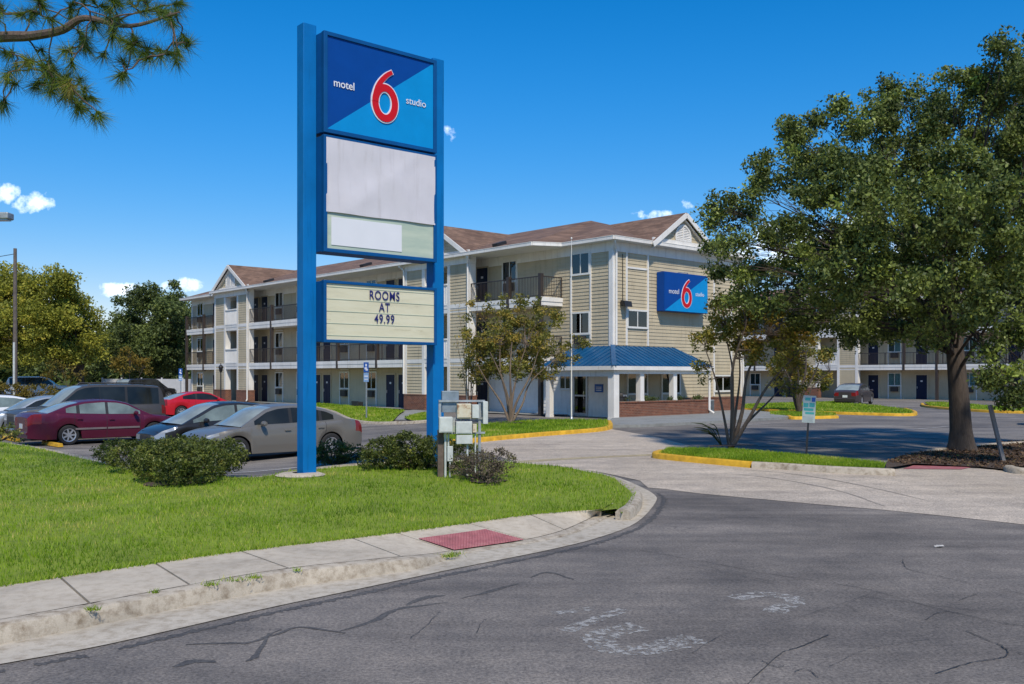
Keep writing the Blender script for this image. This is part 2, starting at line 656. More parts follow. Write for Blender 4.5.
def clump_points(lobes, per_m3, rmin=.35, surface=.6, sub=0):
    """Clump centres inside ellipsoid lobes (cx,cy,cz,rx,ry,rz), denser near the skin."""
    out = []
    for (cx, cy, cz, rx, ry, rz) in lobes:
        vol = 4.19 * rx * ry * rz
        n = max(6, int(vol * per_m3))
        rr = np.array([rx, ry, rz])
        if sub:
            # boughs: small balls of clumps with air between them
            ns = max(3, int(sub * (rx * ry * rz) ** (1 / 3) + 3))
            sc = rand_dirs(ns) * RNG.uniform(.3, .8, (ns, 1)) ** .6
            which = RNG.integers(0, ns, n)
            p = sc[which] + rand_dirs(n) * RNG.uniform(0, 1, (n, 1)) ** .5 * RNG.uniform(.24, .44, (ns, 1))[which]
            out.append(np.array([cx, cy, cz]) + p * rr)
        else:
            d = rand_dirs(n)
            r = RNG.uniform(rmin, 1, (n, 1)) ** surface
            out.append(np.array([cx, cy, cz]) + d * r * rr)
    return np.concatenate(out)


def foliage(name, parent, mat, clumps, leaves, clump_r, size, tint_base=.45, tint_spread=.2, squash=.8):
    n = len(clumps)
    c = np.repeat(clumps, leaves, axis=0)
    off = rand_dirs(n * leaves) * RNG.uniform(0, 1, (n * leaves, 1)) ** .55 * clump_r * RNG.uniform(.65, 1.25, (n, 1)).repeat(leaves, axis=0)
    off[:, 2] *= squash
    ct = RNG.normal(tint_base, tint_spread, n)
    t = np.repeat(ct, leaves) + RNG.normal(0, .13, n * leaves)
    return np_mesh(name, leaf_quads(c + off, size, t), 4, mat, t, parent)


def wavy(a, b, n, amp, rnd):
    a, b = Vector(a), Vector(b)
    out = []
    for i in range(n + 1):
        t = i / n
        p = a.lerp(b, t)
        if 0 < i < n:
            p += Vector((rnd.uniform(-1, 1), rnd.uniform(-1, 1), rnd.uniform(-.6, .8))) * amp
        out.append(p)
    return out


def in_poly(pts, poly):
    """Vectorised point in polygon."""
    x, y = pts[:, 0], pts[:, 1]
    ins = np.zeros(len(pts), bool)
    j = len(poly) - 1
    for i in range(len(poly)):
        xi, yi = poly[i][0], poly[i][1]
        xj, yj = poly[j][0], poly[j][1]
        c = ((yi > y) != (yj > y)) & (x < (xj - xi) * (y - yi) / (yj - yi + 1e-12) + xi)
        ins ^= c
        j = i
    return ins


def spline(pts, n=6):
    """Catmull-Rom through 3-D points."""
    pts = [Vector(p) for p in pts]
    P = [pts[0] * 2 - pts[1]] + pts + [pts[-1] * 2 - pts[-2]]
    out = []
    for i in range(1, len(P) - 2):
        p0, p1, p2, p3 = P[i - 1], P[i], P[i + 1], P[i + 2]
        for k in range(n):
            t = k / n
            out.append(.5 * ((2 * p1) + (p2 - p0) * t + (2 * p0 - 5 * p1 + 4 * p2 - p3) * t * t + (3 * p1 - p0 - 3 * p2 + p3) * t ** 3))
    out.append(pts[-1])
    return out


def sheet(name, poly, mat, zfun, step=1.5):
    """A ground sheet: the outline filled with a grid that follows the height function."""
    poly = [Vector((p[0], p[1])) for p in poly]
    dense = []
    for i, p in enumerate(poly):
        q = poly[(i + 1) % len(poly)]
        k = max(1, int((q - p).length / (step * 1.5)))
        for j in range(k):
            dense.append(p.lerp(q, j / k))
    xs = [p.x for p in dense]; ys = [p.y for p in dense]
    gx = np.arange(min(xs) + step * .5, max(xs), step)
    gy = np.arange(min(ys) + step * .5, max(ys), step)
    gp = np.array([(a, b) for a in gx for b in gy]).reshape(-1, 2)
    gp = gp[in_poly(gp, dense)] if len(gp) else gp
    vs = dense + [Vector(p) for p in gp]
    n = len(dense)
    res = geometry.delaunay_2d_cdt(vs, [(i, (i + 1) % n) for i in range(n)], [], 1, 1e-5)
    mb = MB()
    mb.add([(p.x, p.y, zfun(p.x, p.y)) for p in res[0]], [tuple(f) for f in res[2]])
    o = mb.build(name, mat, smooth=True, angle=60)
    for p in o.data.polygons:
        if p.normal.z < 0:
            p.flip()
    return o


def kerb_run(name, pts, width, ztop, zbot, mat, r=.025):
    """A kerb along a path: rounded top, straight faces. ztop and zbot take x, y."""
    pts = [Vector((p[0], p[1])) for p in pts]
    prof = [(-.5, 0, 0), (-.5, 1, -r), (-.5 + r / width, 1, 0), (.5 - r / width, 1, 0), (.5, 1, -r), (.5, 0, 0)]
    mb = MB()
    vs, fs = [], []
    k = len(prof)
    for i, p in enumerate(pts):
        t = (pts[min(i + 1, len(pts) - 1)] - pts[max(0, i - 1)]).normalized()
        nn = Vector((t.y, -t.x))
        zt, zb = ztop(p.x, p.y), zbot(p.x, p.y)
        for (u, a, dz) in prof:
            q = p + nn * u * width
            vs.append((q.x, q.y, (zt if a else zb) + dz))
    for i in range(len(pts) - 1):
        for j in range(k - 1):
            fs.append((i * k + j, (i + 1) * k + j, (i + 1) * k + j + 1, i * k + j + 1))
    fs.append(tuple(range(k)))
    fs.append(tuple(reversed(range((len(pts) - 1) * k, len(pts) * k))))
    mb.add(vs, fs)
    return mb.build(name, mat, smooth=True, angle=50)


def text_mesh(name, body, size, mat, parent, loc, rot, align='CENTER', extrude=.006, sx=1.0, offset=0.0, space=1.0):
    cu = bpy.data.curves.new(name, 'FONT')
    cu.body = body
    cu.size = size
    cu.align_x = align
    cu.align_y = 'CENTER'
    cu.extrude = extrude
    cu.offset = offset
    cu.space_character = space
    t = bpy.data.objects.new(name + '_tmp', cu)
    COL.objects.link(t)
    bpy.context.view_layer.update()
    me = bpy.data.meshes.new_from_object(t.evaluated_get(bpy.context.evaluated_depsgraph_get()))
    bpy.data.objects.remove(t)
    me.materials.clear()
    me.materials.append(mat)
    o = bpy.data.objects.new(name, me)
    COL.objects.link(o)
    o.parent = parent
    o.location = loc
    o.rotation_euler = rot
    o.scale = (sx, 1, 1)
    return o
# ================================================================== THE GROUND
flat = lambda z: (lambda x, y: z)
struct(MB().add([(-900, -900, -.36), (900, -900, -.36), (900, 900, -.36), (-900, 900, -.36)], [(0, 1, 2, 3)]).build('ground', M['terrain']))
struct(sheet('parking_lot', [(-75, 12), (75, 12), (75, 108), (-75, 108)], M['lot'], lot_z, 1.6))

# paired stations of the pavement: inner (lawn) edge and outer (kerb) edge, with their heights
IN_PX = [(-700, 690), (-420, 650), (-190, 616), (-42, 592.5), (60, 577), (155, 563), (241, 551), (352, 538), (396, 532.5), (468, 523), (530, 514.5), (602, 508.7)]
OUT_PX = [(-660, 757), (-380, 695), (-150, 651), (0, 625), (100, 606.5), (200, 587.5), (297, 571), (412, 558.5), (462, 552.5), (537, 541), (577, 530.5), (608, 516)]
OUT_Z = [.15, .15, .15, .15, .15, .15, .15, .125, .03, .025, .03, .035]
INNER = [G(x, y, .15) for x, y in IN_PX]
OUTER = [G(x, y, z) for (x, y), z in zip(OUT_PX, OUT_Z)]
INS, OUTS = spline(INNER, 8), spline(OUTER, 8)


def plan_normal(pts, i):
    t = pts[min(i + 1, len(pts) - 1)] - pts[max(0, i - 1)]
    t.z = 0
    t.normalize()
    return Vector((t.y, -t.x, 0))            # towards the carriageway


# pavement slabs with open joints
mb = MB()
KW = .17
joints = {8 * k for k in range(len(IN_PX))}
NV = 6
rows = []
for i in range(len(INS)):
    a, b = INS[i], OUTS[i] - plan_normal(OUTS, i) * (KW + .012)
    b.z = OUTS[i].z
    rows.append([a.lerp(b, j / NV) for j in range(NV + 1)])
for i in range(len(rows) - 1):
    r0, r1 = list(rows[i]), list(rows[i + 1])
    if i in joints and i > 0:
        r0 = [p.lerp(q, .012 / max(.02, (q - p).length)) for p, q in zip(r0, r1)]
    if (i + 1) in joints:
        r1 = [q.lerp(p, .012 / max(.02, (q - p).length)) for p, q in zip(r0, r1)]
    vs = r0 + r1
    fs = [(j, j + 1, NV + 2 + j, NV + 1 + j) for j in range(NV)]
    mb.add(vs, fs)
    for r in ((r0, i in joints), (r1, (i + 1) in joints)):
        if r[1]:
            lo = [p - Vector((0, 0, .1)) for p in r[0]]
            mb.add(r[0] + lo, [(j, j + 1, NV + 2 + j, NV + 1 + j) for j in range(NV)])
struct(mb.build('sidewalk', M['concrete']))
# the bed under the joints
mb = MB()
for i in range(len(rows) - 1):
    mb.poly([*[Vector((q.x, q.y, -.03)) for q in (rows[i][0], OUTS[i], OUTS[i + 1], rows[i + 1][0])]])
struct(mb.build('sidewalk_bed', M['soil']))

mb = MB()
mb.poly([rows[-1][0], *[rows[-1][j] for j in range(1, NV + 1)], OUTS[-1], G(624, 510, .03), G(622, 504, .10), G(612, 503, .14)])
struct(mb.build('sidewalk_end', M['gutter']))

# street kerb, broken at two places as in the photograph
rk = random.Random(3)
mb = MB()
prof = [(-KW, 0), (-.035, 0), (-.012, -.010), (0, -.035), (.022, None), (.022, 'base')]
for i in range(len(OUTS) - 1):
    for end in (0,):
        pass
vs, fs = [], []
KD = []
for i in range(0, len(OUTS)):
    KD.append((rk.uniform(-.006, .006), rk.uniform(-.008, .004)))
for i, p in enumerate(OUTS):
    nn = plan_normal(OUTS, i)
    jx, jz = KD[i]
    if i == 32: jz -= .014; jx -= .010        # chipped joint
    if i == 48: jz -= .012; jx -= .012
    for u, dz in prof:
        q = p + nn * (u + (jx if u >= -.04 else 0))
        z = p.z + jz * (1 if u > -.1 else .3) + (dz if isinstance(dz, float) or dz == 0 else 0)
        if dz is None: z = .014
        if dz == 'base': z = -.05
        vs.append((q.x, q.y, z))
k = len(prof)
for i in range(len(OUTS) - 1):
    for j in range(k - 1):
        fs.append((i * k + j, i * k + j + 1, (i + 1) * k + j + 1, (i + 1) * k + j))
mb.add(vs, fs)
struct(mb.build('street_kerb', M['kerb'], smooth=True, angle=40))

# gutter pan, wrapping round the corner into the drive
GUT_OUT = [(-640, 800), (-350, 735), (-150, 693), (0, 665.7), (111, 645), (260, 611), (340, 594), (451, 570.5), (548, 551), (600, 538), (637, 523), (655.5, 503), (654, 495), (637, 485.7), (614, 477), (575, 469)]
go = spline([G(x, y) for x, y in GUT_OUT], 4)
gi = [Vector((p.x, p.y, 0)) for p in spline([G(608, 516, .0), G(604, 508), G(614, 501), G(628, 497), G(626, 488), G(604, 476), G(572, 469.5)], 4)]
gp = [p for p in OUTS] + gi[1:]
struct(sheet('gutter', [(p.x, p.y) for p in gp] + [(p.x, p.y) for p in reversed(go)], M['gutter'], flat(.012), .5))

# the street and the pale apron of the drive
dark_edge = [G(x, y) for x, y in [(648, 488), (665, 489.5), (700, 494), (760, 499.5), (820, 505), (880, 510), (950, 517), (1024, 525), (1200, 546)]]
road_poly = [(p.x, p.y) for p in go if True][:-6]
road_poly = [(p.x - .05, p.y + .05) for p in go][:len(go) - 8] + [(p.x, p.y) for p in dark_edge] + [(60, 9), (60, -45), (-40, -45)]
struct(sheet('road', road_poly, M['road'], flat(.004), 1.2))
apron_px = [(648, 488), (640, 481), (608, 474), (565, 467), (515, 461.5), (483, 452), (470, 443), (480, 438), (545, 433.5), (610, 429), (655, 437), (690, 446), (657, 456), (700, 461), (750, 465), (830, 470), (885, 470.5), (915, 468), (960, 468), (1010, 471), (1100, 474), (1400, 484)]
apron_poly = [(G(x, y).x, G(x, y).y) for x, y in apron_px] + [(60, 13)] + [(60, 9.2)] + [(p.x, p.y + .01) for p in reversed(dark_edge)]
struct(sheet('driveway_apron', apron_poly, M['apron'], lambda x, y: .008 + lot_z(x, y), 1.2))


def ribbon(mb, pts, width, z, rnd=None, jit=0.0, n=5, m=0, taper=False, vary=.65):
    pts = spline(pts, n) if len(pts) > 2 else [pts[0].lerp(pts[1], i / 10) for i in range(11)]
    vs, fs = [], []
    for i, p in enumerate(pts):
        nn = plan_normal(pts, i)
        w = width
        if rnd:
            w *= rnd.uniform(1 - vary, 1 + vary * .6)
            p = p + nn * rnd.uniform(-jit, jit)
        if taper:
            w *= .25 + .75 * math.sin(math.pi * min(1, max(0, (i + .3) / (len(pts) - .4))))
        zz = z + lot_z(p.x, p.y)
        vs += [(p.x - nn.x * w / 2, p.y - nn.y * w / 2, zz), (p.x + nn.x * w / 2, p.y + nn.y * w / 2, zz)]
    for i in range(len(pts) - 1):
        fs.append((2 * i, 2 * i + 1, 2 * i + 3, 2 * i + 2))
    mb.add(vs, fs, m)


# cracks and tar seams
rc = random.Random(5)
mb = MB()
for px, w in [
    ([(640, 551), (680, 558), (773, 575), (866, 590), (947, 612), (1060, 634)], .016), ([(690, 567), (817, 590), (900, 602), (1060, 622)], .012),
    ([(903, 560), (904, 565), (912, 571), (962, 582), (1060, 602)], .016), ([(829, 636), (800, 648), (780, 655), (754, 679), (735, 700)], .020),
    ([(762, 662), (775, 668), (784, 667)], .014), ([(795, 673), (806, 670), (818, 679)], .014), ([(936, 675), (970, 664), (990, 661), (1007, 657), (1003, 648), (985, 640), (966, 632)], .022),
    ([(925, 621), (938, 614), (950, 612)], .016), ([(958, 602), (968, 598), (978, 595)], .012), ([(1000, 624), (1024, 628), (1060, 636)], .018), ([(1000, 648), (1024, 656), (1050, 668)], .018),
    ([(690, 655), (730, 634), (800, 618), (870, 595)], .008), ([(830, 668), (870, 650), (930, 640)], .008), ([(476, 634), (484, 622), (500, 618)], .012), ([(410, 640), (425, 628), (440, 612)], .010)]:
    ribbon(mb, [G(x, y) for x, y in px], w * .45, .0105 + .0003 * (len(mb.f) // 20), rc, .006, 7)
struct(mb.build('road_cracks', M['crack']))
mb = MB()
for px, w in [([(340, 632), (370, 623), (392, 612), (407, 608), (448, 603)], .07), ([(407, 606), (425, 598), (445, 596)], .10), ([(462, 599), (490, 592), (518, 584)], .06), ([(530, 578), (548, 573), (574, 580)], .05),
              ([(174, 668), (195, 662), (216, 663)], .09), ([(186, 645), (222, 644), (252, 643), (280, 630)], .05), ([(245, 662), (258, 655), (268, 634)], .06), ([(270, 637), (300, 628), (345, 634)], .05),
              ]:
    zi = .0058 + .0005 * len(mb.f) / 20
    ribbon(mb, [G(x, y) for x, y in px], w, zi, rc, .012, 4, taper=True, vary=.4)
edge = [p + Vector((.10, -.12, 0)) for p in go[6:-10]]
for i in range(0, len(edge) - 2, 1):
    if rc.random() < .9:
        ribbon(mb, [edge[i], edge[i].lerp(edge[i + 1], .5), edge[i + 1]], .085, .0065, rc, .02, 4)
struct(mb.build('tar_seams', M['patch']))
mb = MB()
for px in ([(722, 474), (760, 477), (805, 484), (845, 493), (885, 507)], [(735, 470), (780, 473), (830, 480), (880, 490), (930, 502)]):
    ribbon(mb, [G(x, y) for x, y in px], .05, .0125, rc, .01, 6, taper=True)
struct(mb.build('tyre_marks', M['tyre_mark']))

mb = MB()
ribbon(mb, [G(x, y) for x, y in [(640, 627), (612, 632), (600, 639), (608, 648), (640, 651), (680, 643), (698, 639)]], .27, .0068, rc, .012, 8, vary=.15)
ribbon(mb, [G(x, y) for x, y in [(733, 599), (750, 596), (768, 595), (788, 598), (796, 602), (786, 606), (772, 613)]], .20, .0068, rc, .012, 8, vary=.15)
ribbon(mb, [G(x, y) for x, y in [(552, 614), (572, 612), (592, 609)]], .10, .0068, rc, .01, 8, vary=.15)
ribbon(mb, [G(x, y) for x, y in [(566, 632), (590, 622), (625, 610)]], .14, .0068, rc, .01, 8, vary=.15)
struct(mb.build('road_marking', M['worn_white']))
mb = MB()
for px in [((769, 442), (860, 434.5)), ((860, 434.5), (955, 426)), ((740, 445), (850, 449.5)), ((790, 440), (905, 447)), ((850, 449), (918, 451)), ((812, 437), (950, 444)), ((700, 428), (770, 424)),
           ((230, 468.5), (330, 461)), ((60, 451.5), (110, 451)), ((300, 452), (420, 447)), ((905, 437), (1060, 444))]:
    p0, p1 = G(*px[0]), G(*px[1])
    ribbon(mb, [p0, p1], .12, .014)
struct(mb.build('parking_lines', M['stripe']))
mb = MB()
ribbon(mb, [G(518, 462.5), G(570, 459), G(655, 455)], .42, .013)
struct(mb.build('drive_line', M['stripe_yellow']))

# ------------------------------------------------------------------ lawn with kerb round the back
BACK_PX = [(636, 494), (629, 486), (605, 475.5), (565, 467.5), (520, 462.5), (470, 460.5), (420, 461), (360, 463.5), (300, 469.5), (257, 476.5), (200, 474), (130, 467), (60, 451), (0, 441.5), (-150, 425)]
BACK = [G(x, y, .15) for x, y in BACK_PX]
kp = spline([G(622.5, 510, .15), G(631, 504, .15)] + BACK, 5)
struct(kerb_run('corner_kerb', kp, .20, lambda x, y: .16 - .03 * sstep(-3, -6, x), lambda x, y: -.3, M['kerb'], .04))
lawn_poly = [(p.x, p.y) for p in INS] + [(G(616, 507, .15).x, G(616, 507, .15).y)] + [(p.x - .02, p.y - .08) for p in kp] + [(-60, 58), (-60, -60)]


def lawn_z(x, y):
    return .135 + .05 * math.sin(x * .9 + y * .35) * sstep(9, 13, y) * .5 + .015 * math.sin(x * 2.3) * math.sin(y * 2.1)


struct(sheet('lawn', lawn_poly, M['turf'], lawn_z, .8))


def grass(name, poly, n, zf, hmin, hmax, w, bbox, ref=None):
    pts = np.stack([RNG.uniform(bbox[0], bbox[1], n), RNG.uniform(bbox[2], bbox[3], n)], 1)
    if ref:
        d = np.linalg.norm(pts, axis=1)
        pts = pts[RNG.uniform(size=n) < np.minimum(1, (ref / d) ** 1.7)]
    pts = pts[in_poly(pts, poly)]
    n = len(pts)
    dist = np.linalg.norm(pts, axis=1)
    z = np.array([zf(a, b) for a, b in pts])
    base = np.column_stack([pts, z - .01])
    az = RNG.uniform(0, 2 * math.pi, n)
    h = RNG.uniform(hmin, hmax, n)
    lean = RNG.uniform(.1, .75, n)
    ww = w * np.maximum(1, dist / 11.0)
    la = RNG.uniform(0, 2 * math.pi, n)
    side = np.column_stack([np.cos(az), np.sin(az), np.zeros(n)]) * ww[:, None] * .5
    tip = base + np.column_stack([np.cos(la) * h * lean, np.sin(la) * h * lean, h])
    # the colour drifts in patches over the turf
    patch = .46 + .26 * np.sin(pts[:, 0] * 1.3 + 2 * np.sin(pts[:, 1] * .7)) * np.cos(pts[:, 1] * 1.1 + 1.5 * np.sin(pts[:, 0] * .6))
    dry = np.clip(np.sin(pts[:, 0] * .9 + 1.7 * np.sin(pts[:, 1] * 1.3)) * np.sin(pts[:, 1] * 1.9 + pts[:, 0] * .5 + 1.0) - .45, 0, 1)
    patch += .55 * dry
    patch += .10 * np.sin(pts[:, 0] * 5.1 + pts[:, 1] * 3.3) * np.sin(pts[:, 1] * 4.7)
    t = patch + RNG.normal(0, .2, n)
    o = np_mesh(name, np.stack([base - side, base + side, tip], 1).reshape(-1, 3), 3, M['blade'], t)
    return tag(o, kind='stuff')


o = grass('lawn_grass', lawn_poly, 900000, lawn_z, .035, .085, .011, (-24, 3.5, 6.5, 33), 8.0)
tag(o, 'bright green mown grass of the corner lawn behind the pavement', 'grass')

# blades that hang over the walk, and weeds in the open joints
ep = []
for i in range(len(INS) - 1):
    a, b = INS[i], INS[i + 1]
    nn = plan_normal(INS, i)
    if b.y < 5 or a.x < -12: continue
    for _ in range(int((b - a).length * 260)):
        p = a.lerp(b, RNG.uniform()) + nn * (abs(RNG.normal(0, .025)) + .02 * max(0, math.sin(i * 1.7)))
        ep.append((p.x, p.y, .15, 1.0))
for (px, py, z, rr, nb) in [(210, 584, .16, .05, 50), (235, 579.5, .155, .06, 60), (255, 577, .155, .04, 40), (92, 609, .15, .03, 50), (448, 556, .05, .06, 110), (455, 553.5, .04, .05, 60), (612, 512, .05, .10, 160), (155, 592, .155, .02, 30), (297, 570, .155, .02, 25)]:
    c = G(px, py, z)
    for _ in range(nb):
        ep.append((c.x + RNG.normal(0, rr), c.y + RNG.normal(0, rr * .5), z - .01, .8))
ep = np.array(ep)
n = len(ep)
az, la = RNG.uniform(0, 6.28, n), RNG.uniform(0, 6.28, n)
h = RNG.uniform(.025, .07, n) * ep[:, 3]
sd = np.column_stack([np.cos(az), np.sin(az), np.zeros(n)]) * .0045
tp = ep[:, :3] + np.column_stack([np.cos(la) * h * .7, np.sin(la) * h * .7, h])
o = np_mesh('edge_grass', np.stack([ep[:, :3] - sd, ep[:, :3] + sd, tp], 1).reshape(-1, 3), 3, M['blade'], RNG.normal(.5, .25, n))
tag(o, 'ragged grass creeping over the pavement edge and weeds in its joints', 'grass', kind='stuff')


def mulch(px, py, rx, ry, z=.17, seed=0):
    c = G(px, py, z)
    rnm = random.Random(seed + px)
    pts = []
    for k in range(22):
        a = 2 * math.pi * k / 22
        q = rnm.uniform(.8, 1.15)
        pts.append((c.x + math.cos(a) * rx * q, c.y + math.sin(a) * ry * q))
    struct(sheet('mulch_ring', pts, M['soil'], lambda x, y: lawn_z(x, y) + z - .13, .3))


mulch(183, 482, .60, .55, .15); mulch(487, 480, .34, .28, .155)
mulch(731, 446.5, .65, .28, .135); mulch(511, 423, .6, .4, .135)

# red tactile plate on the dropped kerb
def walk_pt(i, v):
    i0 = int(i); f = i - i0
    a = INS[i0].lerp(INS[min(i0 + 1, len(INS) - 1)], f)
    b = OUTS[i0].lerp(OUTS[min(i0 + 1, len(OUTS) - 1)], f) - plan_normal(OUTS, i0) * .1
    p = a.lerp(b, v)
    return p


mb = MB()
NU, NVV = 26, 14
UV = lambda u, v: walk_pt(64.2 + u * 7.2, .36 + v * .60) + Vector((0, 0, .008))
g = [[UV(i / NU, j / NVV) for j in range(NVV + 1)] for i in range(NU + 1)]
mb.add([p for r in g for p in r], [(i * (NVV + 1) + j, (i + 1) * (NVV + 1) + j, (i + 1) * (NVV + 1) + j + 1, i * (NVV + 1) + j + 1) for i in range(NU) for j in range(NVV)])
for i in range(NU):
    for j in range(NVV):
        c = (g[i][j] + g[i + 1][j + 1]) / 2
        mb.lathe([(.021, 0), (.017, .006), (.0, .008)], 6, 'z', (c.x, c.y, c.z - .001))
struct(mb.build('tactile_paving', M['tactile']))
RP = [G(x, y, .0) for x, y in [(903, 469.5), (918, 464.5), (965, 463.8), (978, 466.5), (962, 470)]]
struct(sheet('worn_tactile_paving', [(p.x, p.y) for p in RP], M['tactile'], flat(.018), .5))


# ------------------------------------------------------------------ planted islands
def island(name, px, kerb_px, kmat, zt=.13, blades=5000, hole=None, mat=None):
    pts = [G(x, y, zt) for x, y in px]
    poly = [(p.x, p.y) for p in pts]
    zf = lambda x, y: zt - .02 + lot_z(x, y)
    struct(sheet(name + '_turf', poly, mat or M['turf'], zf, 1.0))
    for kk, (seg, mt) in enumerate(zip(kerb_px, kmat)):
        struct(kerb_run('island_kerb', spline([G(x, y, zt) for x, y in seg], 4), .20, lambda x, y: zt + .012 + lot_z(x, y), lambda x, y: -.35, mt, .03))
    if blades:
        xs = [p[0] for p in poly]; ys = [p[1] for p in poly]
        o = grass(name + '_grass', poly, blades, zf, .05, .12, .012, (min(xs), max(xs), min(ys), max(ys)))
        return o


o = island('porch_island', [(440, 428), (480, 424), (520, 420.8), (570, 419.2), (608, 420), (608, 427), (575, 430), (540, 432.5), (483, 437.5), (440, 441)],
           [[(430, 441), (470, 438.8), (483, 437.5), (540, 432.5), (575, 430), (600, 427.8), (610, 425), (609, 420.5)]], [M['yellow_paint']], .13, 26000)
tag(o, 'grass of the planted island in front of the blue roofed porch', 'grass')
o = island('wing_strip', [(312, 402.5), (345, 405), (380, 408), (405, 410.2), (398, 413.5), (392, 417.5), (365, 416.6), (345, 414.3), (325, 408.5), (312, 406)],
           [[(312, 406), (325, 408.5), (345, 414.3), (365, 416.6), (398, 418)]], [M['kerb']], .12, 26000)
tag(o, 'strip of grass along the left wing beneath the parking sign', 'grass')
o = island('path_strip', [(404, 415), (430, 411.5), (440, 411.5), (440, 418.5), (415, 418.5)], [[(400, 418.4), (420, 419), (445, 419)]], [M['kerb']], .12, 6000)
tag(o, 'small patch of grass beside the footpath of the gable tower', 'grass')
o = island('street_island', [(668, 448.8), (700, 449.3), (735, 450), (800, 455.5), (884, 463.5), (884, 468.6), (830, 466.4), (790, 463.8), (750, 461.8), (700, 457.5), (660, 453.5)],
           [[(662, 450), (656, 452.5), (668, 454.5), (700, 457.5), (752, 462)], [(753, 462.1), (790, 464), (830, 466.6), (884, 469), (893, 469.2)]], [M['yellow_paint'], M['kerb']], .13, 60000)
tag(o, 'narrow strip of grass on the street island under the crape myrtle', 'grass')
o = island('far_island', [(744, 404), (790, 402.2), (833, 401.3), (880, 405.5), (912, 409.5), (913, 413), (870, 412.6), (830, 411.5), (790, 409.8), (744, 408.2)],
           [[(744, 408.3), (790, 410), (830, 411.7), (870, 412.8), (908, 413.6), (915, 411.5), (905, 408)]], [M['yellow_paint']], .13, 16000)
tag(o, 'grass of the far planted island before the dark parked car', 'grass')
o = island('myrtle_island', [(770, 411.3), (800, 410.8), (835, 412.8), (836, 415), (792, 416), (770, 414)], [[(788, 414.6), (793, 416.6), (815, 416.2), (837, 415.6)]], [M['yellow_paint']], .13, 5000)
tag(o, 'grass round the foot of the myrtle near the second block', 'grass')
o = island('right_island', [(925, 402), (945, 401.8), (990, 405.5), (1040, 408), (1040, 411), (985, 409.5), (930, 406)], [[(922, 403), (928, 405.6), (985, 410), (1040, 411.6)]], [M['yellow_paint']], .13, 7000)
tag(o, 'thin grass on the island beyond the oak trunk', 'grass')

# walks
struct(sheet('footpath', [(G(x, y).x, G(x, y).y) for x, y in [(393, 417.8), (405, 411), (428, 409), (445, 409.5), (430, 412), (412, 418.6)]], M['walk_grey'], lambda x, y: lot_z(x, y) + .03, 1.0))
mb = MB()

# leaf bed under the oak
bed_px = [(886, 468.8), (886, 462.5), (905, 455.5), (945, 449.5), (1000, 443), (1060, 437), (1300, 428), (1300, 472), (1040, 469.5), (1006, 469.3), (980, 466), (915, 464)]
bed = [(G(x, y, .05).x, G(x, y, .05).y) for x, y in bed_px]
bed_z = lambda x, y: .055 + .02 * math.sin(x * 1.7) * math.sin(y * 1.3)
struct(sheet('planting_bed', bed, M['soil'], bed_z, .8))
n = 48000
pts = np.stack([RNG.uniform(8.5, 26, n), RNG.uniform(18.5, 34, n)], 1)
pts = pts[in_poly(pts, bed)]
c3 = np.column_stack([pts, np.array([bed_z(a, b) for a, b in pts]) + RNG.uniform(.0, .035, len(pts))])
lf = leaf_quads(c3, .08, None, 0.6)
o = np_mesh('fallen_leaves', lf, 4, M['fallen'], RNG.normal(.45, .25, len(c3)))
tag(o, 'brown fallen leaves littering the bed beneath the oak', 'leaf litter', kind='stuff')
struct(kerb_run('bed_kerb', spline([G(x, y, .1) for x, y in [(930, 449.5), (965, 446), (985, 444), (1040, 441), (1200, 436)]], 4), .18, flat(.11), flat(-.2), M['kerb'], .03))
struct(kerb_run('nose_kerb', spline([G(x, y, .12) for x, y in [(1009, 465.5), (1016, 467.5), (1040, 469), (1200, 474)]], 4), .22, flat(.13), flat(-.2), M['kerb'], .05))
# ================================================================== THE MOTEL BLOCKS
YAW = R(42.0)
P0 = Vector((4.86, 45.4, 0))                     # foot of the front corner
US = Vector((math.cos(YAW), math.sin(YAW), 0))   # local x: along the short end
UT = Vector((-math.sin(YAW), math.cos(YAW), 0))  # local y: along the long wing
FLOORS = [0.0, 2.95, 5.95]
EAVE, RIDGE = 8.68, 10.9


def site(s, t, z=0.0):
    return P0 + US * s + UT * t + Vector((0, 0, z))


def siding(mb, side, a0, a1, z0, z1, plane, m=0, board=.175, lip=.024, out=-1):
    """Lapped boards: each one leans out to a lip at its foot. side L faces -x, side R faces -y."""
    z = z0
    while z < z1 - 1e-4:
        zt = min(z + board, z1)
        if side == 'L':
            p = [(plane + out * lip, a0, z), (plane + out * lip, a1, z), (plane, a1, zt), (plane, a0, zt)]
            q = [(plane, a0, z), (plane, a1, z), (plane + out * lip, a1, z), (plane + out * lip, a0, z)]
        else:
            p = [(a0, plane + out * lip, z), (a1, plane + out * lip, z), (a1, plane, zt), (a0, plane, zt)]
            q = [(a0, plane, z), (a1, plane, z), (a1, plane + out * lip, z), (a0, plane + out * lip, z)]
        mb.poly(p, m)
        mb.poly(q, m)
        z = zt


PROTO = {}


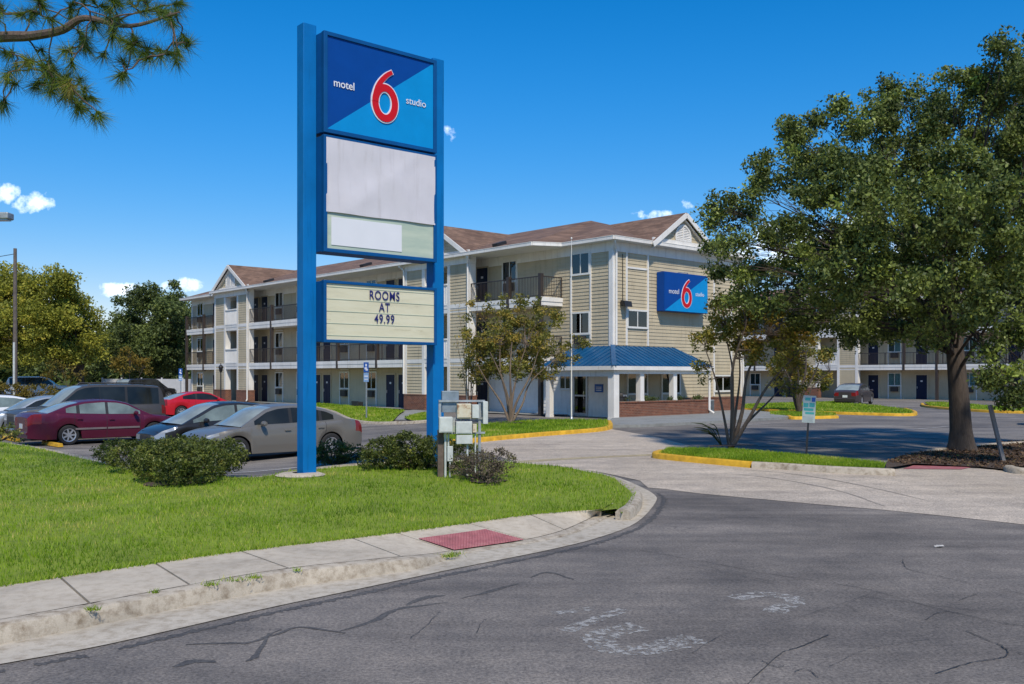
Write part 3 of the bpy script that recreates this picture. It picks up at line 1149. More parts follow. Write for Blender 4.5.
def proto_window(kind):
    """A window facing -x with its origin at the foot of the wall centre line."""
    if kind in PROTO:
        return PROTO[kind]
    W, zs, zh, strip, ac = {'room': (1.22, 1.20, 2.22, True, True), 'plain': (1.30, 1.15, 2.12, False, False), 'wide': (1.58, 1.22, 1.98, False, False),
                            'porch': (1.58, 1.15, 2.10, True, False), 'lobby': (.85, 1.38, 2.06, False, False)}[kind]
    w = W / 2
    mb = MB()
    x0, x1 = -.075, .02
    f = .085
    for y in (-w, w - f):
        mb.box(x0, x1, y, y + f, 0 if strip else zs - f, zh + f)
    mb.box(x0 - .006, x1, -w - .015, w + .015, zs - f - .01, zs)
    mb.box(x0 - .003, x1, -w + f, w - f, zh, zh + f)
    mb.box(x0 + .012, x1, -.025, .025, zs, zh)
    if strip:
        mb.box(x0 + .010, x1, -w + f, w - f, 2.40, 2.46)
    fr = ('window', mb, M['frame'])
    pn = MB(); pn.box(-.046, -.042, -w + f, w - f, zs, zh)
    bk = MB(); bk.box(-.027, -.022, -w + f, w - f, zs, zh)
    def pleats(y0, y1):
        c = MB()
        n = 14
        vs, fs = [], []
        for i in range(n * 2 + 1):
            y = y0 + (y1 - y0) * i / (n * 2)
            x = -.033 + .005 * math.sin(i * math.pi / 1.35)
            vs += [(x, y, zs), (x, y, zh)]
        for i in range(n * 2):
            fs.append((2 * i, 2 * i + 2, 2 * i + 3, 2 * i + 1))
        c.add(vs, fs)
        return c
    acm = None
    if ac:
        acm = MB()
        acm.box(-.20, .0, -.32, .32, .64, 1.05)
        for k in range(7):
            acm.box(-.212, -.20, -.29, .29, .67 + k * .052, .695 + k * .052)
        acm.box(-.215, -.20, -.32, .32, .64, .665); acm.box(-.215, -.20, -.32, .32, 1.03, 1.05)
    PROTO[kind] = (fr, pn, bk, pleats, acm, w, f)
    return PROTO[kind]


MESH = {}


def shared(key, name, mb, mat, parent, loc=(0, 0, 0), rz=0.0, smooth=False):
    """Build a mesh once and link further copies of it."""
    if key not in MESH:
        o = mb.build(name, mat, parent, smooth)
        MESH[key] = o.data
    else:
        o = bpy.data.objects.new(name, MESH[key])
        COL.objects.link(o)
        o.parent = parent
    o.location = loc
    o.rotation_euler = (0, 0, rz)
    return o


def window(parent, loc, kind='room', rz=0.0, curtain='half', ac=True):
    fr, pn, bk, pleats, acm, w, f = proto_window(kind)
    o = shared('wf' + kind, 'window', fr[1], fr[2], parent, loc, rz)
    shared('wp' + kind, 'pane', pn, M['glass'], o)
    shared('wb' + kind, 'room_dark', bk, M['dark'], o)
    if curtain == 'half':
        shared('wc1' + kind, 'curtain', pleats(-w + f, -.02), M['curtain'], o)
    elif curtain == 'full':
        shared('wc2' + kind, 'curtain', pleats(-w + f, w - f), M['curtain'], o)
    elif curtain == 'sides':
        shared('wc3' + kind, 'curtain', pleats(-w + f, -w + f + .35), M['curtain'], o)
        shared('wc4' + kind, 'curtain', pleats(w - f - .22, w - f), M['curtain'], o)
    if acm and ac:
        shared('wa' + kind, 'air_conditioner', acm, M['ac'], o)
    return o


def door(parent, loc, rz=0.0):
    mb = MB()
    mb.box(-.035, .02, -.47, .47, .02, 2.08)
    for (y, z0, z1) in ((-.2, .2, .95), (.2, .2, .95), (-.2, 1.1, 1.9), (.2, 1.1, 1.9)):
        mb.box(-.043, -.035, y - .14, y + .14, z0, z1)
    o = shared('door', 'door', mb, M['door'], parent, loc, rz)
    fb = MB()
    fb.box(-.055, .02, -.55, -.47, 0, 2.16); fb.box(-.055, .02, .47, .55, 0, 2.16); fb.box(-.055, .02, -.47, .47, 2.08, 2.16)
    shared('doorframe', 'door_frame', fb, M['siding_cream'], o)
    pb = MB(); pb.box(-.052, -.043, -.09, .09, 1.50, 1.62)
    shared('doorplate', 'number_plate', pb, M['letter_white'], o)
    hb = MB(); hb.box(-.06, -.035, .36, .42, .92, 1.12); hb.tube([(-.08, .39, 1.0), (-.08, .28, 1.0)], .012, 6)
    shared('doorhandle', 'handle', hb, M['steel'], o)
    return o


def railing(name, parent, pts, z, s_close=False):
    mb = MB()
    for a, b in zip(pts[:-1], pts[1:]):
        a, b = Vector(a), Vector(b)
        L = (b - a).length
        up = Vector((0, 0, 1))
        mb.bar(a + up * (z + 1.05), b + up * (z + 1.05), .06, .05)
        mb.bar(a + up * (z + .10), b + up * (z + .10), .04, .04)
        n = max(2, int(L / .115))
        for i in range(n + 1):
            p = a.lerp(b, i / n)
            mb.bar(p + up * (z + .10), p + up * (z + 1.05), .018, .018, up=(1, 0, 0))
        n = max(1, int(L / 2.3))
        for i in range(n + 1):
            p = a.lerp(b, i / n)
            mb.bar(p + up * z, p + up * (z + 1.06), .045, .045, up=(1, 0, 0))
    return mb.build(name, M['bronze'], parent)


def slab(parent, t0, t1, z, s0=-1.5, ends=True):
    mb = MB()
    mb.box(s0, -.002, t0, t1, z - .40, z)
    mb.box(s0 - .03, s0 + .004, t0 - .03, t1 + .03, z - .20, z + .02)
    mb.box(s0 - .012, s0 + .004, t0 - .012, t1 + .012, z - .43, z - .215)
    mb.box(s0 - .03, -.01, t0 - .034, t0 + .002, z - .20, z + .018)
    return mb.build('balcony_slab', M['trim'], parent)


def arch_vent(parent, loc, rz, rad=.92, hrec=.35):
    """Round-topped louvred vent facing -x."""
    mb = MB()
    n = 18
    out = [(-rad, 0)] + [(-rad * math.cos(math.pi * i / n), hrec + rad * math.sin(math.pi * i / n)) for i in range(n + 1)] + [(rad, 0)]
    r2 = rad - .11
    inn = [(-r2, .1)] + [(-r2 * math.cos(math.pi * i / n), hrec + r2 * math.sin(math.pi * i / n)) for i in range(n + 1)] + [(r2, .1)]
    for i in range(len(out) - 1):
        a, b, c, d = out[i], out[i + 1], inn[i + 1], inn[i]
        mb.poly([(-.07, a[0], a[1]), (-.07, b[0], b[1]), (-.07, c[0], c[1]), (-.07, d[0], d[1])])
        mb.poly([(-.07, a[0], a[1]), (-.07, b[0], b[1]), (0, b[0], b[1]), (0, a[0], a[1])])
        mb.poly([(-.07, d[0], d[1]), (-.07, c[0], c[1]), (-.02, c[0], c[1]), (-.02, d[0], d[1])])
    mb.box(-.068, 0, -rad, rad, 0, .1)
    mb.box(-.066, -.01, -.045, .045, .1, hrec + r2)
    z = .13
    while z < hrec + r2 - .06:
        hw = r2 if z < hrec else math.sqrt(max(0, r2 ** 2 - (z - hrec) ** 2))
        if hw > .08:
            mb.poly([(-.055, -hw, z), (-.055, hw, z), (-.02, hw, z + .075), (-.02, -hw, z + .075)])
            mb.poly([(-.055, -hw, z), (-.055, hw, z), (-.035, hw, z - .01), (-.035, -hw, z - .01)])
        z += .085
    mb.poly([(-.018, p[0], p[1]) for p in inn])
    o = mb.build('gable_vent', M['trim'], parent)
    o.location = loc
    o.rotation_euler = (0, 0, rz)
    return o


def gable(parent, c, half, apex, base, plane, axis, back, oh=.28):
    """A small roof gable: axis L faces -x at x=plane, R faces -y at y=plane; its ridge runs back into the big roof."""
    def P(a, d, z):
        return (d, a, z) if axis == 'L' else (a, d, z)
    rise = apex - base
    hw = half + .25
    mb = MB()
    lo = base - rise * .25 / half
    front = plane - oh
    for sg in (-1, 1):
        mb.poly([P(c + sg * hw, front, lo + .03), P(c, front, apex + .03), P(c, back, apex + .03)])
        mb.poly([P(c + sg * hw, front, lo + .03), P(c, front, apex + .03), P(c, front, apex - .09), P(c + sg * hw, front, lo - .09)])
    mb.build('gable_roof', M['shingle'], parent)
    wl = MB()
    z = base
    while z < apex - .02:
        zt = min(apex, z + .175)
        h0, h1 = half * (apex - z) / rise, half * (apex - zt) / rise
        wl.poly([P(c - h0, plane - .022, z), P(c + h0, plane - .022, z), P(c + h1, plane, zt), P(c - h1, plane, zt)])
        z = zt
    wl.build('gable_wall', M['siding'], parent)
    tr = MB()
    for sg in (-1, 1):
        a, b = Vector(P(c + sg * hw, front - .01, lo - .10)), Vector(P(c, front - .01, apex - .10))
        tr.bar(a, b, .05, .24, up=P(0, 0, 1))
        a2, b2 = Vector(P(c + sg * (hw - .1), plane - .05, lo - .26)), Vector(P(c, plane - .05, apex - .30))
        tr.bar(a2, b2, oh * .9, .03, up=P(0, 0, 1))
    e0, e1 = Vector(P(c - half, plane - .04, base + .05)), Vector(P(c + half, plane - .04, base + .05))
    tr.bar(e0, e1, .09, .22)
    tr.build('gable_trim', M['trim'], parent)
    arch_vent(parent, P(c, plane - .02, base + .17), 0 if axis == 'L' else R(90), .27 * half, (.20 if axis == 'L' else .09) * half)


def stair_tower(parent, t0, t1, pil=1.95, s0=-1.5, s1=-1.12, vis_brick=.88):
    sd, tr, pn = MB(), MB(), MB()
    o0, o1 = t0 + pil, t1 - pil
    for (a, b) in ((t0, o0), (o1, t1)):
        siding(sd, 'L', a + .2, b - .2, vis_brick, 8.15, s0)
        siding(sd, 'R', s0 + .02, s1, vis_brick, 8.15, a + .012)
        sd.box(s0 + .04, s1, a + .03, b - .03, vis_brick, 8.15)
        tr.box(s0 - .035, s1 + .01, a - .02, a + .24, vis_brick + .03, 8.14)
        tr.box(s0 - .035, s1 + .01, b - .22, b + .02, vis_brick + .03, 8.14)
        bp = MB()
        bp.box(s0 - .06, s1 + .06, a - .05, b + .05, -.3, vis_brick)
        bp.box(s0 - .08, s1 + .08, a - .07, b + .07, vis_brick, vis_brick + .06)
        bp.build('brick_plinth', M['brick'], parent)
    tr.box(s0 - .045, s1 + .02, t0 - .03, t1 + .03, 8.15, 8.72)
    tr.box(s0 - .062, s1 + .03, t0 - .05, t1 + .05, 8.60, 8.76)
    tr.build('tower_trim', M['trim'], parent)
    sd.build('tower_siding', M['siding'], parent)
    for (z0, z1) in ((2.52, 4.02), (5.50, 7.08)):
        pn = MB()
        pn.box(s0 - .005, s1 - .05, o0 + .02, o1 - .02, z0, z1)
        pn.box(s0 - .06, s1 - .03, o0 + .022, o1 - .022, z1 - .01, z1 + .08)
        pn.box(s0 - .05, s1 - .04, o0 + .022, o1 - .022, z0 + .44, z0 + .50)
        n = 9
        for i in range(n + 1):
            y = o0 + .12 + (o1 - o0 - .24) * i / n
            pn.box(s0 - .022, s0, y - .025, y + .025, z0 + .55, z1 - .06)
        pn.build('stair_panel', M['siding_white'], parent)
    c = (t0 + t1) / 2
    gable(parent, c, (t1 - t0) / 2, 10.55, 8.72, s0 - .02, 'L', 4.4)


def wing(parent, t_end, towers, decks, doors, windows, white_to=None, hip_right=True, seed=1, plain3=()):
    """The long wing: walls, floors, doors, windows, balconies, roof. decks: (t0, t1, s_front)."""
    rn = random.Random(seed)
    D = 10.8
    t_start = decks['t_start']
    wl = MB()
    if white_to:
        siding(wl, 'L', white_to, t_end, 0, 2.52, 0)
        siding(wl, 'L', t_start, t_end, 2.52, 8.05, 0)
    else:
        siding(wl, 'L', t_start, t_end, 0, 8.05, 0)
    siding(wl, 'R', 0, D, 0, 8.05, t_start)
    wl.add([(D, t_start, 0), (D, t_end, 0), (D, t_end, 8.1), (D, t_start, 8.1)], [(0, 1, 2, 3)])
    wl.add([(0, t_end, 0), (D, t_end, 0), (D, t_end, 8.1), (0, t_end, 8.1)], [(0, 1, 2, 3)])
    wl.build('wall_siding', M['siding'], parent)
    if white_to:
        w2 = MB()
        siding(w2, 'L', t_start, white_to, 0, 2.52, 0, board=.2)
        w2.build('lower_wall', M['siding_white'], parent)
    # frieze and corner boards
    tr = MB()
    tr.box(-.05, .05, t_start - .05, t_end, 8.05, 8.62)
    tr.box(.05, D, t_start - .05, t_start + .05, 8.05, 8.62)
    tr.box(-.06, .22, t_start - .06, t_start + .20, 0 if not white_to else 3.4, 8.06)
    tr.box(D - .2, D + .05, t_start - .06, t_start + .1, 0, 8.05)
    tr.box(-.055, .05, t_end - .2, t_end + .03, 0, 8.05)
    tr.build('corner_trim', M['trim'], parent)
    for z in FLOORS[1:]:
        for (a, b, s0) in decks['slabs']:
            slab(parent, a, b, z, s0)
    for (a, b, s0, ret) in decks['rails']:
        for z in FLOORS[1:]:
            pts = [(s0 + .05, b, 0), (s0 + .05, a, 0)]
            if ret: pts.append((-.05, a, 0))
            railing('railing', parent, pts, z)
    for (t, s0, zb) in decks['posts']:
        mb = MB()
        mb.box(s0 - .10, s0 + .10, t - .10, t + .10, zb, 7.14)
        mb.build('balcony_post', M['bronze'], parent)
    for k, z in enumerate(FLOORS):
        for t in doors:
            if white_to and k == 0 and t < white_to - .5: continue
            door(parent, (-.012, t, z))
        for t in windows:
            if white_to and k == 0 and t < white_to: continue
            window(parent, (-.012, t, z), 'room', 0, rn.choice(['half', 'half', 'sides', 'full', 'full']))
    for t in towers:
        stair_tower(parent, *t)
    # roof
    E, RZ, c = EAVE, RIDGE, 5.4
    rf = MB()
    pts = decks['eave']                              # (s, t) of the front eave from right to left
    hr = t_start + 6.5
    hl = t_end - 5.5
    ridge_r, ridge_l = (c, hr, RZ), (c, hl, RZ)
    ev = [(s, t, E) for s, t in pts]
    for i in range(len(ev) - 1):
        a, b = ev[i], ev[i + 1]
        if b[1] <= hr + .01:
            rf.poly([a, b, ridge_r])
        elif a[1] < hr and abs(a[0] - b[0]) < .01 and b[1] - a[1] > 3:
            rf.poly([a, b, (c, min(b[1], hl), RZ), ridge_r])
        else:
            rf.poly([a, b, (c, min(max(b[1], hr), hl), RZ), (c, min(max(a[1], hr), hl), RZ)])
    er = (D + .45, ev[0][1], E)
    el = (D + .45, ev[-1][1], E)
    rf.poly([ev[0], ridge_r, er])
    rf.poly([er, ridge_r, ridge_l, el])
    rf.poly([el, ridge_l, ev[-1]])
    rfo = rf.build('roof', M['shingle'], parent)
    for (t, u) in decks.get('vents', []):
        vb = MB()
        vb.box(-.35, .35, -.2, .2, -.05, .16)
        v = vb.build('roof_vent', M['blackplastic'], parent)
        v.location = (-1.8 + 7.2 * u, t, E + (RZ - E) * u + .02)
        v.rotation_euler = (0, -.3, R(90) * 0)
    so, gt = MB(), MB()
    so.poly([(s, t, E - .16) for s, t in pts] + [(.06, pts[-1][1], E - .16), (.06, t_start, E - .16), (D, t_start, E - .16), (D, pts[0][1], E - .16)])
    so.build('soffit', M['soffit'], parent)
    loop = [er] + ev
    for a, b in zip(loop[:-1], loop[1:]):
        if any(abs(a[0] - b[0]) < .01 and False for _ in (0,)): pass
        gt.bar((a[0], a[1], E - .075), (b[0], b[1], E - .075), .14, .17)
        gt.bar((a[0] * 1.0, a[1], E + .012), (b[0], b[1], E + .012), .17, .028)
    gt.build('gutter', M['trim'], parent)


main = thing('motel_building', 'three storey tan motel block with brown roof and blue metal porch behind the tall sign', 'building', P0, YAW)
T2, T1 = (9.0, 15.05), (35.06, 40.95)
wing(main, 48.8, [T2, T1],
     dict(t_start=0.0, slabs=[(3.4, 41.0, -1.5), (41.0, 48.8, -.55)],
          rails=[(3.45, 9.0, -1.5, True), (15.05, 35.06, -1.5, False), (41.0, 48.75, -.55, False)],
          posts=[(3.5, -1.45, 0), (5.9, -1.45, 5.5), (18.05, -1.45, 2.48), (22.6, -1.45, 2.48), (27.1, -1.45, 2.48), (31.6, -1.45, 2.48), (45.2, -.52, 2.4), (48.7, -.52, 0)],
          eave=[(-.45, -.5), (-.45, 3.0), (-1.85, 3.7), (-1.85, 41.1), (-.9, 41.3), (-.9, 49.2)], vents=[(7.2, .12), (33.0, .12), (20.5, .16)]),
     doors=[9.7, 11.2, 17.3, 18.65, 26.3, 27.65, 35.4, 36.9, 44.0], windows=[7.4, 20.8, 24.05, 29.9, 33.1, 47.0], white_to=9.15, seed=4)

# short end wall and the corner bay
for (a, b, z0) in ((.92, 2.62, 3.5), (8.05, 9.75, 0.9)):
    tr = MB()
    tr.box(a, a + .09, -.075, .02, z0, 8.06)
    tr.box(b - .09, b, -.075, .02, z0, 8.06)
    tr.box(a + .09, b - .09, -.06, .02, 7.28, 7.37)
    tr.build('panel_trim', M['trim'], main)
tr = MB()
for a in (1.38, 2.72):
    tr.box(-.07, .02, a, a + .08, 3.5, 8.06)
tr.box(-.06, .02, 1.46, 2.72, 4.02, 4.09)
tr.build('panel_trim', M['trim'], main)
for s in (1.77, 8.9):
    window(main, (s, -.015, 3.22), 'wide', R(90), 'sides')
for s in (1.77, 4.40):
    window(main, (s, -.015, 0), 'porch', R(90), 'none', False)
window(main, (8.9, -.015, 0), 'wide', R(90), 'full')
window(main, (-.015, 2.09, 5.97), 'plain', 0, 'full')
window(main, (-.015, 2.09, 3.0), 'plain', 0, 'half')
mb = MB()
mb.box(-.24, -.02, 1.75, 2.40, 3.60, 3.98)
for k in range(6): mb.box(-.25, -.24, 1.78, 2.37, 3.63 + k * .055, 3.66 + k * .055)
mb.build('air_conditioner', M['ac'], main)
gable(main, 4.95, 2.42, 10.36, 8.76, -.36, 'R', 4.9)

# brick plinth of the end wall
mb = MB()
mb.box(5.0, 10.86, -.12, -.03, -.1, .80)
mb.box(4.98, 10.9, -.15, -.02, .80, .86)
mb.build('brick_plinth', M['brick'], main)

# downspouts
def downspout(parent, pts, r=.055):
    mb = MB()
    mb.tube(pts, r, 8)
    o = mb.build('downspout', M['trim'], parent, True)
    return o
downspout(main, [(-.30, -.42, 8.55), (-.28, -.40, 8.42), (.10, -.14, 8.15), (.14, -.12, 8.0), (.14, -.12, 3.5)])
for t0 in (T2[0], T1[0]):
    downspout(main, [(-1.80, t0 - .2, 8.55), (-1.78, t0 - .15, 8.4), (-1.62, t0 + .06, 8.1), (-1.62, t0 + .06, .25), (-1.75, t0 - .05, .12)])
downspout(main, [(-1.80, T2[1] + .25, 8.55), (-1.62, T2[1] - .03, 8.2), (-1.62, T2[1] - .03, .95)])
downspout(main, [(4.95, -2.05, 2.3), (4.95, -2.05, .3), (5.05, -2.25, .14)], .06)
downspout(main, [(10.7, -.3, 8.5), (10.72, -.12, 8.1), (10.72, -.12, 0.2)])

# blue metal porch round the corner
pr = MB()
EZ, TZ = 2.46, 3.46
Lslope = [(-2.3, 2.75, EZ), (-2.3, -2.15, EZ), (-.02, -.02, TZ), (-.02, 2.6, TZ)]
Rslope = [(-2.3, -2.15, EZ), (5.2, -2.15, EZ), (4.75, -.02, TZ), (-.02, -.02, TZ)]
pr.poly(Lslope); pr.poly(Rslope)
pr.poly([(5.2, -2.15, EZ), (5.2, -2.15, EZ - .05), (4.75, -.02, TZ - .05), (4.75, -.02, TZ)])
pr.poly([(-2.3, 2.75, EZ), (-2.3, 2.75, EZ - .05), (-.02, 2.6, TZ - .05), (-.02, 2.6, TZ)])
k = -1.75
while k < 2.7:
    f = min(1, (k + 2.15) / 2.13) if k < 0 else 1
    pr.bar((-2.3, k, EZ + .012), (-2.3 + 2.28 * f, k, EZ + f * (TZ - EZ) + .012), .028, .03)
    k += .38
k = -1.9
while k < 5.15:
    f = min(1, (k + 2.3) / 2.28) if k < 0 else (1 if k < 4.75 else max(.05, (5.2 - k) / .45))
    pr.bar((k, -2.15, EZ + .012), (k, -2.15 + 2.13 * f, EZ + f * (TZ - EZ) + .012), .028, .03)
    k += .38
pr.bar((-2.32, -2.17, EZ + .02), (-.02, -.02, TZ + .03), .22, .06)
pr.build('porch_roof', M['metal_roof'], main)
tr = MB()
tr.box(-2.34, -2.2, -2.18, 2.78, 2.27, 2.455); tr.box(-2.199, 5.22, -2.19, -2.05, 2.27, 2.455)
tr.box(-2.15, -1.85, -2.0, 2.5, 1.98, 2.25)
tr.box(-1.849, 5.0, -2.0, -1.75, 2.10, 2.26)
tr.box(4.9, 5.05, -1.9, -.02, 2.10, 2.26)
tr.build('porch_beam', M['trim'], main)
mb = MB(); mb.poly([(-2.28, 2.7, 2.262), (-2.28, -2.1, 2.262), (5.1, -2.1, 2.262), (5.1, -.02, 2.262), (-.02, -.02, 2.262), (-.02, 2.7, 2.262)])
mb.build('porch_ceiling', M['soffit'], main)
for (s, t, w, zb) in ((-2.0, -1.85, .36, 0), (-2.0, 2.3, .27, 0), (-.15, -1.85, .27, .8), (2.3, -1.85, .27, .8)):
    mb = MB()
    mb.box(s - w / 2, s + w / 2, t - w / 2, t + w / 2, zb, 2.1)
    mb.box(s - w / 2 - .012, s + w / 2 + .012, t - w / 2 - .012, t + w / 2 + .012, zb, zb + .10)
    mb.build('porch_column', M['trim'], main)
mb = MB()
mb.box(-1.78, 5.02, -2.0, -1.70, -.1, .76); mb.box(-1.80, 5.05, -2.03, -1.67, .76, .83)
mb.box(4.74, 5.02, -1.70, -.02, -.1, .76); mb.box(4.72, 5.05, -1.67, -.02, .76, .83)
mb.build('porch_wall', M['brick'], main)
c3 = np.column_stack([RNG.uniform(-1.0, 4.6, 500), RNG.uniform(-1.95, -1.7, 500), RNG.uniform(.83, .98, 500)])
c3 = c3[np.sin(c3[:, 0] * 3.1) + RNG.uniform(-.7, .7, len(c3)) > .1]
c3 = np.repeat(c3, 6, axis=0) + RNG.normal(0, .05, (len(c3) * 6, 3))
np_mesh('planter_plants', leaf_quads(c3, .09, None), 4, M['dark_leaf'], RNG.normal(.2, .2, len(c3)), main)

# lobby: glazed door, small window, blue plaque
mb = MB()
mb.box(-.06, .0, 1.62, 1.74, .0, 2.16); mb.box(-.06, .0, 2.52, 2.64, 0, 2.16); mb.box(-.06, 0, 1.74, 2.52, 2.04, 2.16)
mb.box(-.05, 0, 1.74, 2.52, 0.02, .16); mb.box(-.05, 0, 1.74, 2.52, .98, 1.06)
ed = mb.build('entrance_door', M['steel'], main)
mb = MB(); mb.box(-.03, -.026, 1.74, 2.52, .16, 2.04); mb.build('pane', M['glass'], ed)
mb = MB(); mb.box(-.012, -.008, 1.74, 2.52, .16, 2.04); mb.build('lobby_dark', M['dark'], ed)
mb = MB(); mb.tube([(-.11, 1.83, .85), (-.11, 1.83, 1.25)], .015, 8); mb.bar((-.11, 1.83, .88), (-.02, 1.83, .88), .02, .02); mb.bar((-.11, 1.83, 1.22), (-.02, 1.83, 1.22), .02, .02)
mb.build('handle', M['chrome'], ed)
window(main, (-.015, 3.15, 0), 'lobby', 0, 'none')

# far block
P2 = P0 + US * 46.0
far = thing('motel_building', 'second tan motel block half hidden behind the big oak at the far right', 'building', P2, YAW)
wing(far, 30.0, [(10.9, 16.7)],
     dict(t_start=-14.0, slabs=[(-13.9, 29.9, -1.5)], rails=[(-13.9, 10.9, -1.5, False), (16.7, 29.9, -1.5, False)],
          posts=[(6.75, -1.45, 2.48), (3.95, -1.45, 0), (-.7, -1.45, 2.48), (-5.5, -1.45, 2.48), (21.5, -1.45, 2.48), (26, -1.45, 2.48)],
          eave=[(-1.85, -14.5), (-1.85, 30.5)], vents=[(2, .15)]),
     doors=[10.2, 5.87, -1.6, -3.0, -9.4, 12.6, 18.4, 19.8, 27.0], windows=[8.25, 1.9, -5.4, -7.0, 22.4, 24.6], seed=9)

# walk in front of the porch
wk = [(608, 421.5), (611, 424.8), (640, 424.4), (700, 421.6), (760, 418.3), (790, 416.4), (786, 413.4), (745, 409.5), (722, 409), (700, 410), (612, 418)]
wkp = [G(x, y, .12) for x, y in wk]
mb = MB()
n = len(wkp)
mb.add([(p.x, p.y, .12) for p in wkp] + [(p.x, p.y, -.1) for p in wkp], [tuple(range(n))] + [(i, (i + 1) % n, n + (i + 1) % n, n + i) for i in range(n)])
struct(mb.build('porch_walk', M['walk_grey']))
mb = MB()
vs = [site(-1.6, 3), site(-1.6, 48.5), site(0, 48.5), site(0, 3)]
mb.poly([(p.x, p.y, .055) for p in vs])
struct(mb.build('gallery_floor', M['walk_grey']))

# things on the walls
wall_sign = thing('wall_sign', 'blue box sign with a red numeral mounted high on the gable end wall', 'sign', site(5.08, -.03, 6.27), YAW)
w, h = 3.6, 1.98
mb = MB(); mb.box(-w / 2, w / 2, -.50, .0, -h / 2, h / 2); mb.build('sign_box', M['navy'], wall_sign, bevel=.02)


def brand_face(parent, w, h, y, split):
    """Navy field above a cyan field, split corner to corner."""
    mb = MB(); mb.add([(-w / 2, y, -h / 2), (w / 2, y, h / 2), (-w / 2, y, h / 2)], [(0, 1, 2)]); mb.build('navy_field', M['navy'], parent)
    mb = MB(); mb.add([(-w / 2, y, -h / 2), (w / 2, y, -h / 2), (w / 2, y, h / 2)], [(0, 1, 2)]); mb.build('cyan_field', M['cyan'], parent)


def six(parent, cx, cz, hgt, y):
    """The numeral: a bold tapered stroke that drops from the upper right and closes in an oval bowl, red on a white edge."""
    H = hgt / 2
    bw, bh, bz = .245 * hgt, .315 * hgt, -H + .315 * hgt + .0
    path = []
    path += [(.17 * hgt, H - .01 * hgt), (.04 * hgt, H * .80), (-.10 * hgt, H * .50), (-.185 * hgt, H * .20), (-.228 * hgt, -.05 * hgt), (-bw * .985, bz + .03 * hgt)]
    path = [Vector((a, b, 0)) for a, b in path]
    for i in range(1, 33):
        a = math.pi + 2 * math.pi * i / 32
        path.append(Vector((math.cos(a) * bw * .98, bz + math.sin(a) * bh, 0)))
    pth = spline(path, 3)
    def ribbon6(wd, yy, mat, name, ext):
        mb = MB()
        vs, fs = [], []
        n = len(pth)
        for i, p in enumerate(pth):
            t = (pth[min(i + 1, n - 1)] - pth[max(0, i - 1)]).normalized()
            q = Vector((t.y, -t.x, 0))
            u = i / n
            ww = wd * (1.0 if u > .15 else .55 + .45 * u / .15)
            pp = p + (t * ext * -1 if i == 0 else Vector())
            a, b = pp - q * ww / 2, pp + q * ww / 2
            y_ = yy - .005 * u                      # the stroke's end laps just over its start
            vs += [(cx + a.x, y_, cz + a.y), (cx + b.x, y_, cz + b.y), (cx + a.x, yy + .02, cz + a.y), (cx + b.x, yy + .02, cz + b.y)]
        for i in range(n - 1):
            o, k = 4 * i, 4 * i + 4
            fs += [(o, o + 1, k + 1, k), (o, o + 2, k + 2, k), (o + 1, o + 3, k + 3, k + 1)]
        fs.append((0, 1, 3, 2))
        mb.add(vs, fs)
        return mb.build(name, mat, parent)
    ribbon6(.205 * hgt, y - .012, M['letter_white'], 'numeral_edge', .02 * hgt)
    ribbon6(.150 * hgt, y - .024, M['six_red'], 'numeral', 0)


brand_face(wall_sign, w - .04, h - .04, -.508, 0)
six(wall_sign, -.02, .0, 1.32, -.512)
text_mesh('lettering', 'motel', .36, M['letter_white'], wall_sign, (-1.05, -.520, .02), (R(90), 0, 0), extrude=.004)
text_mesh('lettering', 'studio', .30, M['letter_white'], wall_sign, (1.10, -.515, -.02), (R(90), 0, 0), extrude=.004)
mb = MB(); mb.tube([(-.35, -.1, h / 2), (-.3, -.2, h / 2 + .08), (.5, -.2, h / 2 + .1), (.6, -.02, h / 2 + .02)], .02, 6); mb.build('conduit', M['galv'], wall_sign)

fl = thing('floodlight', 'small dark floodlight fixed on the siding left of the wall sign', 'floodlight', site(.68, -.03, 5.55), YAW)
mb = MB(); mb.box(-.10, .10, -.05, 0, -.12, .12); mb.build('bracket', M['blackplastic'], fl)
mb = MB(); mb.add([(-.2, -.05, -.05), (.2, -.05, -.05), (.2, -.05, .14), (-.2, -.05, .14), (-.26, -.42, -.2), (.26, -.42, -.2), (.26, -.36, .08), (-.26, -.36, .08)],
                  [(0, 1, 2, 3), (4, 5, 6, 7), (0, 1, 5, 4), (1, 2, 6, 5), (2, 3, 7, 6), (3, 0, 4, 7)]); mb.build('lamp_head', M['blackplastic'], fl)
mb = MB(); mb.box(-.012, .012, -.03, -.005, .12, 2.4); mb.build('cable', M['blackplastic'], fl)

pq = thing('wall_plaque', 'small square blue notice plaque on the white wall right of the glazed door', 'plaque', site(-.03, .86, 1.40), YAW)
mb = MB(); mb.box(-.03, .0, -.27, .27, -.20, .20); mb.build('board', M['sign_blue'], pq)
mb = MB()
for k in range(3): mb.box(-.034, -.03, -.18, .18, -.12 + k * .08, -.09 + k * .08)
mb.build('print', M['plate'], pq)

fp = thing('flagpole', 'thin white flagpole in the grass island before the glazed lobby door', 'pole', G(571.5, 420, .11))
mb = MB(); mb.tube([(0, 0, 0), (0, 0, 4), (0, 0, 7.75)], [.030, .020, .010], 10); mb.build('shaft', M['soffit'], fp, True)
mb = MB(); mb.lathe([(0, 7.74), (.03, 7.77), (.04, 7.80), (.03, 7.84), (0, 7.86)], 10); mb.build('finial', M['trim'], fp, True)
mb = MB(); mb.lathe([(.13, 0), (.13, .04), (.07, .10), (.06, .16)], 12); mb.build('base_collar', M['steel'], fp, True)

